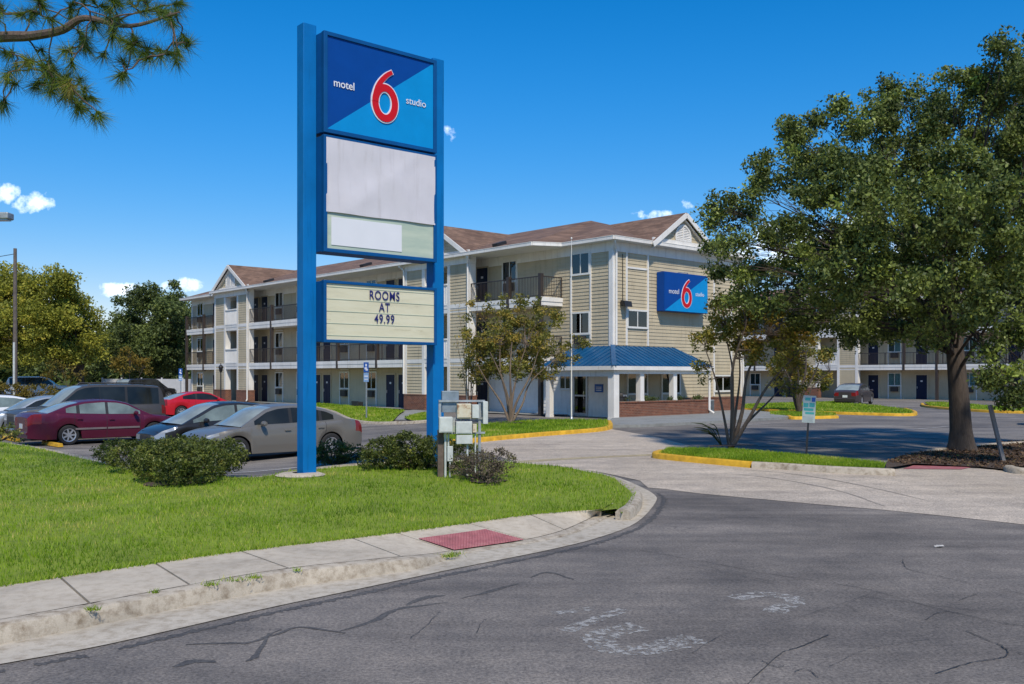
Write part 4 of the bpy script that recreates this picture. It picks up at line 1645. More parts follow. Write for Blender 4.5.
bn = thing('litter_bin', 'dark round litter bin behind the brick porch wall beside the corner column', 'bin', site(-.95, -1.35, .06), YAW)
mb = MB(); mb.lathe([(.0, 0), (.24, 0), (.27, .95), (.29, .97), (.29, 1.03), (.25, 1.06), (.20, 1.14), (.0, 1.16)], 16); mb.build('drum', M['blackplastic'], bn, True)
mb = MB(); mb.box(-.12, .12, -.28, -.24, .99, 1.07); mb.build('flap', M['steel'], bn)

cu = thing('condenser_unit', 'low grey condenser box beside the downspout at the brick base of the end wall', 'air conditioner', site(6.3, -.75, .10), YAW)
mb = MB(); mb.box(-.40, .40, -.33, .33, 0, .66); mb.build('casing', M['galv'], cu, bevel=.02)
mb = MB()
for k in range(9): mb.box(-.36, .36, -.345, -.33, .06 + k * .065, .085 + k * .065)
mb.build('grille', M['blackplastic'], cu)
mb = MB(); mb.lathe([(.0, .67), (.27, .67), (.29, .69), (.0, .70)], 16); mb.build('fan_guard', M['blackplastic'], cu)
# ================================================================== THE TALL SIGN
ps = thing('pylon_sign', 'tall blue two post motel sign with a red numeral above a white price board', 'sign', (-3.83, 17.5, .0), R(40.8))
for x in (0.0, 2.95):
    mb = MB(); mb.box(x - .135, x + .135, -.14, .11, -.2, 8.52); mb.build('post', M['sign_blue_post'], ps, bevel=.012)
    if x == 0:
        mb = MB(); mb.lathe([(.42, .10), (.46, .17), (.36, .205), (.15, .215)], 18, 'z', (x - .12, 0, 0)); mb.build('footing', M['concrete'], ps, True)
    else:
        mb = MB(); mb.lathe([(.32, .10), (.34, .17), (.15, .20)], 18, 'z', (x, 0, 0)); mb.build('footing', M['concrete'], ps, True)
CX0, CX1, YF, YB = .137, 2.70, -.42, .105


def cabinet(z0, z1, face_mat, fr=.075):
    mb = MB()
    mb.box(CX0, CX1, YF + .05, YB, z0 + .012, z1 - .012)
    mb.box(CX0 - .0, CX0 + fr, YF, YF + .1, z0, z1)
    mb.box(CX1 - fr, CX1, YF, YF + .1, z0, z1)
    mb.box(CX0 + fr, CX1 - fr, YF + .002, YF + .1, z1 - fr, z1)
    mb.box(CX0 + fr, CX1 - fr, YF + .002, YF + .1, z0, z0 + fr)
    o = mb.build('cabinet', M['sign_frame'], ps, bevel=.006)
    if face_mat:
        f = MB(); f.box(CX0 + fr + .001, CX1 - fr - .001, YF + .03, YF + .05, z0 + fr + .001, z1 - fr - .001); f.build('face', face_mat, o)
    return o


cab1 = cabinet(6.49, 8.36, None)
xm, w, z0, z1 = (CX0 + CX1) / 2, CX1 - CX0 - .15, 6.565, 8.285
holder = cab1
mb = MB(); mb.add([(xm - w / 2, YF + .03, z0), (xm + w / 2, YF + .03, z1), (xm - w / 2, YF + .03, z1)], [(0, 1, 2)]); mb.build('navy_field', M['navy'], cab1)
mb = MB(); mb.add([(xm - w / 2, YF + .03, z0), (xm + w / 2, YF + .03, z0), (xm + w / 2, YF + .03, z1)], [(0, 1, 2)]); mb.build('cyan_field', M['cyan'], cab1)
six(cab1, xm + .05, 7.44, .93, YF + .024)
text_mesh('lettering', 'motel', .205, M['letter_white'], cab1, (.57, YF + .018, 7.44), (R(90), 0, 0), extrude=.003, sx=.95, offset=.002)
text_mesh('lettering', 'studio', .195, M['letter_white'], cab1, (2.20, YF + .018, 7.42), (R(90), 0, 0), extrude=.003, sx=1.0)
cab2 = cabinet(4.29, 6.45, M['pale_panel'], .07)
# white cloth pulled over the upper part, with slack folds
mb = MB()
nx, nz = 40, 26
g = []
for i in range(nx + 1):
    for j in range(nz + 1):
        u, v = i / nx, j / nz
        y = YF + .000 - .010 * math.sin(math.pi * v) * (math.sin(u * 9 + v * 3.1) * .5 + math.sin(u * 4.3 - v * 5.7 + 1)) - .010 * math.exp(-((u - .15 - v * .7) ** 2) * 90) - .010 * math.exp(-((u - .85 + v * .5) ** 2) * 120)
        zlow = 5.03 + .005 * math.sin(u * 12) + .01 * u
        g.append((CX0 + .045 + u * (CX1 - CX0 - .09), y, zlow + v * (6.405 - zlow)))
mb.add(g, [(i * (nz + 1) + j, (i + 1) * (nz + 1) + j, (i + 1) * (nz + 1) + j + 1, i * (nz + 1) + j + 1) for i in range(nx) for j in range(nz)])
mb.build('cloth_cover', M['sign_white'], cab2, True)
mb = MB(); mb.box(.30, 1.86, YF + .018, YF + .03, 4.43, 4.95); mb.build('white_patch', M['letter_white'], cab2)
cab3 = cabinet(2.62, 3.77, M['board'], .055)
mb = MB()
for k in range(5): mb.box(CX0 + .06, CX1 - .06, YF + .022, YF + .03, 2.75 + k * .225, 2.758 + k * .225)
mb.build('letter_track', M['pale_panel'], cab3)
for s, z in (('ROOMS', 3.54), ('AT', 3.315), ('49.99', 3.09)):
    text_mesh('lettering', s, .240, M['letter_navy'], cab3, (1.46, YF + .014, z), (R(90), 0, 0), extrude=.003, sx=.78, offset=.0008, space=1.12)


# ================================================================== CARS
M['grey_strip'] = plain('grey_strip', (.16, .13, .13), .5)
def make_wheel(r, wd):
    key = ('wheel', r)
    mb = MB()
    h = wd / 2
    mb.lathe([(r * .66, -h * .7), (r * .72, -h), (r * .93, -h * .95), (r, -h * .7), (r, h * .7), (r * .93, h * .95), (r * .72, h), (r * .66, h * .7)], 28, 'y')
    rm = MB()
    for sgn in (-1, 1):
        rm.lathe([(r * .68, sgn * h * .86), (r * .60, sgn * h * .80), (r * .58, sgn * h * .45)], 24, 'y')
        rm.lathe([(0, sgn * h * .78), (r * .15, sgn * h * .78), (r * .17, sgn * h * .6)], 14, 'y')
        for k in range(7):
            a = 2 * math.pi * k / 7
            rm.bar((r * .12 * math.cos(a), sgn * h * .66, r * .12 * math.sin(a)), (r * .62 * math.cos(a), sgn * h * .70, r * .62 * math.sin(a)), r * .17, .02, up=(0, 1, 0))
    hb = MB()
    hb.lathe([(0, -h * .4), (r * .66, -h * .4)], 20, 'y'); hb.lathe([(0, h * .4), (r * .66, h * .4)], 20, 'y')
    return mb, rm, hb


def smooth_interp(x, pts, k=.07):
    xs, zs = [p[0] for p in pts], [p[1] for p in pts]
    return sum(w * np.interp(x + d, xs, zs) for d, w in ((-k, .2), (-k / 2, .2), (0, .2), (k / 2, .2), (k, .2)))


def make_car(name, label, sp, paint, loc, heading, cat='car', group='cars parked in the motel lot'):
    root = thing(name, label, cat, loc, heading, group)
    L, W, wr = sp['L'], sp['W'], sp['wr']
    xf, xr = sp['axles']
    Ra = wr + .06
    deck = lambda x: smooth_interp(x, sp['deck'])
    roofz = lambda x: smooth_interp(x, sp['roof'], .05)
    g0, g1 = sp['roof'][0][0], sp['roof'][-1][0]
    seams = sp['seams']
    xs = list(np.linspace(-L / 2, L / 2, 54)) + [L / 2 - .02, L / 2 - .06, -L / 2 + .02, -L / 2 + .06, g0, g1, sp['ws'], sp['rw']]
    for a in (xf, xr):
        xs += [a + Ra * math.cos(t) for t in np.linspace(0, math.pi, 15)]
    for s in seams + sp['pillars']:
        xs += [s - .007, s + .007]
    xs = sorted(x for x in xs if -L / 2 <= x <= L / 2)
    xs2 = [xs[0]]
    for x in xs[1:]:
        if x - xs2[-1] > .012 or any(abs(x - (s + .007)) < 1e-6 for s in seams + sp['pillars']): xs2.append(x)
    xs = xs2
    sill = sp.get('sill', .20)

    def hw(x):
        q = max(0, (abs(x) - (L / 2 - .85)) / .85)
        return W / 2 * (1 - .20 * q ** 2.6)

    def zbot(x):
        z = sill
        e = max(0, (abs(x) - (L / 2 - .5)) / .5)
        z += .05 * e
        for a in (xf, xr):
            if abs(x - a) < Ra:
                z = max(z, wr + math.sqrt(Ra ** 2 - (x - a) ** 2) - .01)
        return z

    rings = []
    for x in xs:
        w, zb, zs = hw(x), zbot(x), deck(x)
        h = max(.05, zs - zb)
        rings.append([(w * .955, zb), (w * .99, zb + .3 * h), (w, zb + .60 * h), (w * .985, zb + .86 * h), (w * .945, zs), (w * .62, zs + .022), (0, zs + .035)])
    P = {}

    def emit(cat_, pts):
        P.setdefault(cat_, MB()).poly(pts)

    def is_seam(a, b):
        m = (a + b) / 2
        return any(abs(m - s) < .0072 and b - a < .02 for s in seams)

    for i in range(len(xs) - 1):
        xa, xb = xs[i], xs[i + 1]
        xm_ = (xa + xb) / 2
        for sg in (1, -1):
            for j in range(6):
                pts = [(xa, sg * rings[i][j][0], rings[i][j][1]), (xb, sg * rings[i + 1][j][0], rings[i + 1][j][1]),
                       (xb, sg * rings[i + 1][j + 1][0], rings[i + 1][j + 1][1]), (xa, sg * rings[i][j + 1][0], rings[i][j + 1][1])]
                c = 'body'
                if j < 4 and is_seam(xa, xb): c = 'seam'
                elif j in (2, 3) and xm_ > L / 2 - sp.get('hl', .42) and xm_ < L / 2 - .005 and (j == 3 or xm_ > L / 2 - .25): c = 'headlight%d' % sg
                elif j in (2, 3) and xm_ < -L / 2 + sp.get('tl', .28): c = 'taillight%d' % sg
                elif 0 < j < 4 and len(seams) >= 3:
                    for k in range(len(seams) - 1):
                        if seams[k] < xm_ < seams[k + 1]: c = 'door%d_%d' % (k, sg)
                elif j == 0 and sp.get('clad'): c = 'trim'
                emit(c, pts)
    fr = [-1, -.60, -.28, .28, .60, 1]
    for end, i in ((1, len(xs) - 1), (-1, 0)):
        x = xs[i]
        r = rings[i]
        for j in range(4):
            for a, b in zip(fr[:-1], fr[1:]):
                pts = [(x, a * r[j][0], r[j][1]), (x, b * r[j][0], r[j][1]), (x, b * r[j + 1][0], r[j + 1][1]), (x, a * r[j + 1][0], r[j + 1][1])]
                m = (a + b) / 2
                c = 'body'
                if end == 1:
                    if j in (2, 3) and abs(m) > .6: c = 'headlight%d' % (1 if m > 0 else -1)
                    elif j in (1, 2) and abs(m) < .6: c = 'grille'
                else:
                    if j in (2, 3) and abs(m) > .6: c = 'taillight%d' % (1 if m > 0 else -1)
                emit(c, pts)
        emit('body', [(x, r[4][0], r[4][1]), (x, r[5][0], r[5][1]), (x, 0, r[6][1]), (x, -r[5][0], r[5][1]), (x, -r[4][0], r[4][1])])
    # cabin
    gi = [i for i, x in enumerate(xs) if g0 - 1e-6 <= x <= g1 + 1e-6]
    G_ = {}
    for i in gi:
        x = xs[i]
        yb, zb = hw(x) * .94, deck(x)
        zr = max(roofz(x), zb + .004)
        h = zr - zb
        tu = sp.get('tumble', .30)
        yr = yb - tu * h
        e = min(1, h / .25)
        of = 0
        if x > sp['ws']: of = .13 * min(1, (x - sp['ws']) / .3)
        if x < sp['rw']: of = -.10 * min(1, (sp['rw'] - x) / .3)
        G_[i] = [(x, yb, zb - .012), (x, yb - tu * .045 * e, zb + .045 * e), (x, yr + tu * .075 * e, zr - .075 * e), (x, yr, zr - .02 * e), (x, yr - .07, zr), (x + of * .6, yr * .55, zr + .018), (x + of, 0, zr + .028)]
    for i, i2 in zip(gi[:-1], gi[1:]):
        xm_ = (xs[i] + xs[i2]) / 2
        h = min(G_[i][3][2] - G_[i][0][2], G_[i2][3][2] - G_[i2][0][2])
        for sg in (1, -1):
            for j in range(6):
                q = [G_[i][j], G_[i2][j], G_[i2][j + 1], G_[i][j + 1]]
                pts = [(p[0], sg * p[1], p[2]) for p in q]
                c = 'cabin'
                pil = [p for p in sp['pillars']]
                if j == 1 and h > .13 and sp['sw'][0] < xm_ < sp['sw'][1]:
                    blocked = False
                    for p in pil:
                        if abs(xm_ - p) < .045: blocked = True
                    if blocked: c = 'pillar'
                    else: c = 'side_window%d_%d' % (sum(xm_ > p for p in pil), sg)
                elif j >= 4 and xm_ > sp['ws']: c = 'windshield'
                elif j >= 4 and xm_ < sp['rw']: c = 'rear_window'
                emit(c, pts)
    body = P['body']
    for k in ('cabin',):
        o = len(body.v)
        body.v += P[k].v
        body.f += [tuple(i + o for i in f) for f in P[k].f]
        body.m += P[k].m

    def put(mb, name_, mat, par=root, smooth=True, ang=38):
        me_o = mb.build(name_, mat, par, False)
        bm = bmesh.new(); bm.from_mesh(me_o.data)
        bmesh.ops.remove_doubles(bm, verts=bm.verts, dist=.0008)
        bmesh.ops.recalc_face_normals(bm, faces=bm.faces)
        bm.to_mesh(me_o.data); bm.free()
        if smooth:
            me_o.data.polygons.foreach_set('use_smooth', [True] * len(me_o.data.polygons))
            me_o.data.set_sharp_from_angle(angle=R(ang))
        return me_o

    put(body, 'body', paint)
    if 'seam' in P: put(P['seam'], 'door_gap', M['blackplastic'], smooth=False)
    if 'trim' in P: put(P['trim'], 'cladding', sp['clad'])
    if 'pillar' in P: put(P['pillar'], 'pillar', M['blackplastic'])
    for k in sorted(P):
        if k.startswith('door'):
            d = put(P[k], 'door', paint)
            n_, sg = k[4:].split('_')
            n_, sg = int(n_), int(sg)
            hx = seams[n_] + .16
            zz = deck(hx) - .14
            hb = MB(); hb.bar((hx - .09, sg * (hw(hx) * .99 + .02), zz), (hx + .09, sg * (hw(hx) * .99 + .02), zz), .035, .03)
            hb.build('handle', sp.get('handle', paint), d, bevel=.008)
            if sp.get('strip'):
                a, b = seams[n_] + .02, seams[n_ + 1] - .02
                sb = MB(); sb.bar((a, sg * (hw(a) + .004), .52), (b, sg * (hw(b) + .004), .52), .022, .06); sb.build('side_strip', sp['strip'], d)
        elif k.startswith('side_window'): put(P[k], 'side_window', M[sp.get('glass', 'car_glass')])
        elif k.startswith('headlight'): put(P[k], 'headlight', M['headlight'])
        elif k.startswith('taillight'): put(P[k], 'taillight', M['taillight'])
    put(P['windshield'], 'windshield', M['windscreen'])
    put(P['rear_window'], 'rear_window', M['windscreen'])
    put(P['grille'], 'grille', M['blackplastic'])
    ub = MB()
    ub.box(-L / 2 + .12, L / 2 - .12, -W / 2 + .30, W / 2 - .30, sill - .03, .70)
    ub.box(xr + wr + .1, xf - wr - .1, -W / 2 + .1, W / 2 - .1, sill - .02, .6)
    ub.build('underbody', M['blackplastic'], root)
    key = ('w', wr)
    for a in (xf, xr):
        for sg in (1, -1):
            t_, r_, h_ = make_wheel(wr, .21)
            wo = shared(key + ('t',), 'wheel', t_, M['rubber'], root, (a, sg * (W / 2 - .125), wr), 0, True)
            shared(key + ('r',), 'rim', r_, M['rim'], wo, smooth=False)
            shared(key + ('h',), 'brake_disc', h_, M['blackplastic'], wo)
    for sg in (1, -1):
        mb = MB()
        x = sp['mirror']
        z = deck(x) + .08
        y = hw(x)
        mb.lathe([(0, -.10), (.055, -.09), (.075, 0), (.055, .09), (0, .10)], 10, 'y', (x, sg * (y + .11), z))
        mb.bar((x - .01, sg * (y - .06), z - .05), (x, sg * (y + .05), z - .02), .05, .04)
        mb.build('mirror', sp.get('mirror_mat', paint), root, True)
    for end in (-1,):
        mb = MB(); x = end * (L / 2 + .006); zz = deck(-L / 2) * .70
        mb.box(x - .006, x + .006, -.16, .16, zz - .08, zz + .08); mb.build('number_plate', M['plate'], root)
    mb = MB()
    mb.box(-L / 2 - .03, -L / 2 + .05, -W * .38, W * .38, .36, .46)
    mb.build('bumper', sp.get('bumper', paint), root, bevel=.02)
    mb = MB(); mb.box(L / 2 - .05, L / 2 + .03, -W * .37, W * .37, .33, .42); mb.build('bumper', sp.get('bumper', paint), root, bevel=.02)
    if sp.get('rails'):
        for sg in (1, -1):
            mb = MB()
            mb.tube([(-1.9, sg * .62, 1.93), (-1.8, sg * .62, 2.0), (.1, sg * .62, 2.0), (.2, sg * .62, 1.93)], .022, 6)
            mb.build('roof_rail', M['blackplastic'], root, True)
        mb = MB(); mb.bar((-.5, -.62, 2.0), (-.5, .62, 2.0), .05, .03); mb.bar((-1.5, -.62, 2.0), (-1.5, .62, 2.0), .05, .03); mb.build('roof_bar', M['blackplastic'], root)
    return root


SEDAN = dict(L=4.87, W=1.80, wr=.325, axles=(1.46, -1.34), sill=.20,
             deck=[(-2.44, .80), (-2.36, .98), (-1.7, 1.01), (-1.0, .965), (0, .93), (1.1, .91), (1.35, .90), (1.9, .815), (2.25, .72), (2.44, .60)],
             roof=[(-1.98, 1.00), (-1.2, 1.335), (-.75, 1.43), (-.2, 1.47), (.25, 1.445), (.6, 1.36), (1.38, .905)], ws=.42, rw=-1.0, sw=(-1.42, 1.0), pillars=[-.12, -1.02], seams=[-1.15, -.12, .98], mirror=.80, hl=.50, tl=.30)
BIG = dict(SEDAN, L=5.08, W=1.85, axles=(1.50, -1.32), deck=[(-2.54, .84), (-2.47, 1.03), (-1.8, 1.05), (-1.0, .98), (0, .94), (1.1, .92), (1.4, .91), (2.0, .84), (2.4, .76), (2.54, .62)],
           roof=[(-2.0, 1.03), (-1.3, 1.31), (-.8, 1.42), (-.2, 1.455), (.25, 1.43), (.6, 1.35), (1.42, .91)], tl=.34)
HATCH = dict(SEDAN, L=4.45, W=1.74, axles=(1.33, -1.37), deck=[(-2.22, .80), (-2.17, 1.05), (-1.6, 1.05), (-.8, 1.00), (0, .95), (.9, .91), (1.45, .88), (1.8, .80), (2.08, .70), (2.22, .58)],
             roof=[(-2.17, 1.06), (-1.7, 1.26), (-1.0, 1.42), (-.3, 1.49), (.15, 1.475), (.5, 1.40), (1.5, .885)], ws=.30, rw=-1.55, sw=(-1.50, 1.15), pillars=[-.18, -1.02], seams=[-1.10, -.18, .92], mirror=.85, hl=.6)
SUV = dict(SEDAN, L=5.23, W=2.0, wr=.39, axles=(1.62, -1.40), sill=.32, deck=[(-2.62, 1.0), (-2.58, 1.16), (-1.5, 1.17), (0, 1.15), (1.2, 1.14), (1.5, 1.13), (2.2, 1.07), (2.5, 1.02), (2.62, .88)],
           roof=[(-2.60, 1.16), (-2.50, 1.75), (-2.35, 1.88), (-1.5, 1.94), (0, 1.94), (.35, 1.91), (.62, 1.82), (1.42, 1.14)], tumble=.17, ws=.45, rw=-2.33, sw=(-2.32, 1.1), pillars=[-.15, -1.12], seams=[-1.22, -.15, .98], mirror=.80, hl=.30, tl=.15, rails=True)
COUPE = dict(SEDAN, L=4.60, W=1.77, axles=(1.40, -1.28), deck=[(-2.3, .82), (-2.22, 1.0), (-1.6, 1.0), (-.8, .96), (0, .92), (1.0, .90), (1.3, .88), (1.8, .80), (2.12, .72), (2.3, .60)],
             roof=[(-1.9, 1.0), (-1.1, 1.28), (-.5, 1.39), (0, 1.40), (.4, 1.33), (1.32, .885)], ws=.30, rw=-.95, sw=(-1.2, .95), pillars=[-.45], seams=[-.50, .85], mirror=.75)

HA, HB = math.atan2(US.y, US.x), math.atan2(-US.y, -US.x)
PT = {k: car_paint(k, c, m, r) for k, c, m, r in [('maroon_paint', (.105, .010, .032), .3, .32), ('black_paint', (.022, .022, .023), 0, .3), ('taupe_paint', (.215, .202, .178), .45, .32), ('charcoal_paint', (.060, .056, .054), .0, .45),
                                               ('red_paint', (.50, .008, .018), .1, .3), ('white_paint', (.72, .74, .75), 0, .3), ('silver_paint', (.42, .45, .46), .55, .3), ('grey_paint', (.075, .062, .066), .4, .3), ('navy_paint', (.02, .03, .055), .3, .3)]}


def park(x, y):
    return (x, y, lot_z(x, y) + .006)


make_car('parked_car', 'taupe grey sedan parked behind the blue sign post and trimmed hedge', SEDAN, PT['taupe_paint'], park(-6.65, 26.2), HB)
make_car('parked_car', 'black hatchback with a long sloping windscreen between the maroon and taupe sedans', dict(HATCH, glass='pale_glass'), PT['black_paint'], park(-8.75, 28.15), HB)
make_car('parked_car', 'maroon sedan with silver wheel covers and grey side strip backed up to the lawn', dict(BIG, strip=M['grey_strip'], glass='pale_glass'), PT['maroon_paint'], park(-14.15, 32.4), HA)
make_car('parked_car', 'large charcoal estate car with roof rails behind the maroon sedan', dict(SUV, bumper=M['chrome']), PT['charcoal_paint'], park(-15.75, 34.9), HB, 'suv')
make_car('parked_car', 'silver sedan mostly hidden behind the bonnet of the charcoal roof railed car', SEDAN, PT['silver_paint'], park(-18.6, 37.6), HB)
make_car('parked_car', 'white sedan cut by the left edge of the picture', dict(SEDAN, glass='pale_glass'), PT['white_paint'], park(-21.6, 38.9), HB)
make_car('parked_car', 'bright red coupe parked before the white pale fence and left wing', COUPE, PT['red_paint'], park(-17.3, 51.8), HA)
make_car('parked_car', 'dark off roader parked by the pale fence beyond the red coupe', dict(SUV, L=4.6, axles=(1.4, -1.2), rails=False, deck=[(-2.3, .95), (-2.26, 1.1), (0, 1.08), (1.2, 1.06), (2.0, 1.0), (2.3, .85)], roof=[(-2.28, 1.1), (-2.15, 1.65), (-1.9, 1.75), (0, 1.78), (.4, 1.74), (1.3, 1.07)], rw=-2.0, sw=(-2.05, 1.0)), PT['black_paint'], park(-28.8, 74.0), R(60), 'suv')
make_car('parked_car', 'white topped van far off under the left trees', dict(SUV, rails=False), PT['white_paint'], park(-42.5, 84.5), R(25), 'suv')
make_car('parked_car', 'far navy sedan half hidden by the low hedge at left', SEDAN, PT['navy_paint'], park(-44.8, 79.5), R(10))
make_car('parked_car', 'dark grey sedan seen from behind at the foot of the second block', SEDAN, PT['grey_paint'], park(24.2, 66.5), R(56))
make_car('parked_car', 'dark sedan at the right edge beyond the leaning post', SEDAN, PT['grey_paint'], park(23.3, 37.5), R(150))

# wheel stops
mb = MB()
prof = [(-.09, 0), (-.06, .12), (.06, .12), (.09, 0)]
vs = [(x, a, b) for x in (-.9, .9) for a, b in prof]
mb.add(vs, [(0, 1, 2, 3), (7, 6, 5, 4), (0, 4, 5, 1), (1, 5, 6, 2), (2, 6, 7, 3), (3, 7, 4, 0)])
ws = mb.build('wheel_stop', M['yellow_paint'], bevel=.015)
p = park(-14.9, 30.45)
ws.location = (p[0], p[1], p[2] + .006); ws.rotation_euler = (0, 0, YAW + R(90))
tag(ws, 'yellow concrete wheel stop beneath the back wheel of the maroon sedan', 'wheel stop', 'wheel stops at the lawn edge')
w2 = link_copy(ws)
p = park(-17.6, 33.0)
w2.location = (p[0], p[1], p[2] + .006)
w2['label'] = 'yellow concrete wheel stop left of the maroon sedan near the low plants'


# ================================================================== SHRUBS
def shrub(name, label, lobes, mat, leaves, size, per_m3, clump_r=.16, tint=.45, group=None, spread=.18, base=None, cat='shrub'):
    b = base or (sum(l[0] for l in lobes) / len(lobes), sum(l[1] for l in lobes) / len(lobes), .12)
    root = thing(name, label, cat, b, 0, group)
    B = np.array(b)
    cl = clump_points(lobes, per_m3, .45, .45) - B
    cl = cl[cl[:, 2] > .03]
    foliage('foliage', root, mat, cl, leaves, clump_r, size, tint, spread)
    rn = random.Random(len(name) + len(cl))
    mb = MB()
    for k in range(0, len(cl), max(1, len(cl) // 26)):
        e = Vector(cl[k])
        s = Vector((e.x * .18, e.y * .18, 0))
        mb.tube(wavy(s, e, 3, .03, rn), [.016, .013, .009, .004], 5)
    mb.build('stem', M['oak_bark'], root, True)
    return root


def gl(px, py, h, rx, ry, rz, z=.14):
    p = G(px, py, z)
    return (p.x, p.y, z + h, rx, ry, rz)


hl = [gl(118, 463, .24, .5, .5, .26), gl(140, 471, .30, .65, .6, .32), gl(165, 481, .34, .6, .62, .38), gl(190, 485, .36, .55, .62, .40), gl(210, 478, .34, .5, .6, .37), gl(225, 470, .30, .42, .6, .33), gl(180, 471, .32, .85, .7, .36)]
shrub('trimmed_hedge', 'trimmed dark green hedge bending round the lawn corner before the parked cars', hl, M['hedge_leaf'], 26, .05, 330, .10, .45, cat='hedge')
shrub('round_shrub', 'small low green bush right of the left sign post', [gl(332, 463, .22, .42, .35, .27), gl(352, 463, .2, .3, .3, .22), gl(322, 464, .18, .25, .25, .2)], M['hedge_leaf'], 26, .045, 500, .09, .42)
shrub('round_shrub', 'broad dark green bush at the foot of the right sign post', [gl(385, 467, .28, .5, .5, .34), gl(410, 468, .34, .55, .55, .40), gl(435, 468, .30, .5, .5, .36), gl(462, 467, .24, .4, .4, .3), gl(372, 469, .18, .25, .3, .22)], M['hedge_leaf'], 26, .048, 420, .10, .36)
shrub('dusty_shrub', 'dry purplish brown bush at the foot of the meter rack', [gl(480, 480, .26, .38, .34, .26), gl(500, 478, .30, .30, .3, .24), gl(462, 477, .22, .25, .25, .2), gl(488, 484, .16, .25, .22, .18)], M['dusty_leaf'], 22, .040, 560, .10, .42, spread=.22)
shrub('low_plants', 'low leafy green plants at the left edge beside the wheel stop', [gl(2, 440, .2, .5, .4, .3), gl(-25, 440, .25, .6, .5, .35), gl(14, 441, .12, .25, .3, .2)], M['hedge_leaf'], 22, .07, 120, .14, .6, cat='plant')
shrub('trimmed_hedge', 'low reddish hedge under the far left trees', [(-36.5, 68, .75, 1.6, 1.0, .75), (-34.2, 68.2, .7, 1.5, 1.0, .7), (-38.6, 68, .7, 1.4, 1.0, .7)], M['yellow_leaf'], 20, .14, 22, .3, .25, cat='hedge', base=(-36.4, 68, .0))
# green sprig at the myrtle's foot
sg_ = thing('sprig', 'green leafy sprig left of the nearer crape myrtle trunk', 'plant', G(722, 446.5, .12))
mb = MB(); rn = random.Random(2)
for k in range(9):
    a = R(180 + rn.uniform(-70, 70)); l = rn.uniform(.5, 1.0)
    pts = [Vector((0, 0, 0)), Vector((math.cos(a) * l * .5, math.sin(a) * l * .3, l * .55)), Vector((math.cos(a) * l, math.sin(a) * l * .5, l * .65))]
    mb.tube(spline(pts, 3), [.012] * 3 + [.016] * 2 + [.01, .004], 4)
mb.build('leaf', M['hedge_leaf'], sg_)


# ================================================================== TREES
def px_lobes(lst, d0, depth=1.0):
    out = []
    for (px, py, rx, ry, dd) in lst:
        d = d0 + dd
        p = A(px, py, d)
        out.append((p.x, p.y, p.z, rx / F * d, max(rx, ry) / F * d * depth, ry / F * d))
    return out


def tree(name, label, base, trunk_r, fork_h, lobes, leaf, bark_m, per_m3, leaves, clump_r, size, tint=.45, spread=.2, group=None, seed=1, twigs=.5, lean=(0, 0), limb=.8, sub=8):
    rn = random.Random(seed)
    root = thing(name, label, 'tree', base, 0, group)
    B = Vector(base)
    cl = clump_points(lobes, per_m3, .25, .55, sub) - np.array(B)
    foliage('crown', root, leaf, cl, leaves, clump_r, size, tint, spread)
    mb = MB()
    top = Vector((lean[0], lean[1], fork_h))
    tr = spline([Vector((0, 0, -.15)), Vector((lean[0] * .2, 0, fork_h * .3)), Vector((lean[0] * .6, 0, fork_h * .7)), top], 4)
    n = len(tr)
    rad = [trunk_r * (1.0 - .42 * i / (n - 1)) * (1 + .45 * max(0, 1 - i / 2.2) ** 2) for i in range(n)]
    mb.tube(tr, rad, 14)
    for (cx, cy, cz, rx, ry, rz) in lobes:
        c = Vector((cx, cy, cz)) - B
        frac = rn.uniform(.55, 1.0)
        s = tr[int((n - 1) * frac)]
        mid = s.lerp(c, .5) + Vector((0, 0, (c - s).length * .08))
        path = spline([s, mid + Vector((rn.uniform(-.2, .2), rn.uniform(-.2, .2), 0)), c], 5)
        r0 = trunk_r * rn.uniform(.26, .42) * limb
        m = len(path)
        mb.tube(path, [r0 * (1 - .8 * i / (m - 1)) for i in range(m)], 8)
        # twigs run on to the nearest leaf clumps
        dist = np.linalg.norm(cl - np.array(c), axis=1)
        near = np.argsort(dist)[:max(4, int(14 * twigs))]
        far_ = np.where((np.abs(cl - np.array(c)) < np.array([rx, ry, rz]) * 1.02).all(1))[0]
        pick = list(near[::3]) + [far_[k] for k in range(0, len(far_), max(1, int(len(far_) / (16 * twigs + 1))))]
        for k in pick:
            e = Vector(cl[k])
            st = path[rn.randint(m // 2, m - 1)]
            pp = wavy(st, e, 4, (e - st).length * .07, rn)
            mb.tube(pp, [r0 * .22, r0 * .17, r0 * .12, r0 * .08, r0 * .04], 5, cap=False)
    mb.build('trunk', bark_m, root, True)
    return root


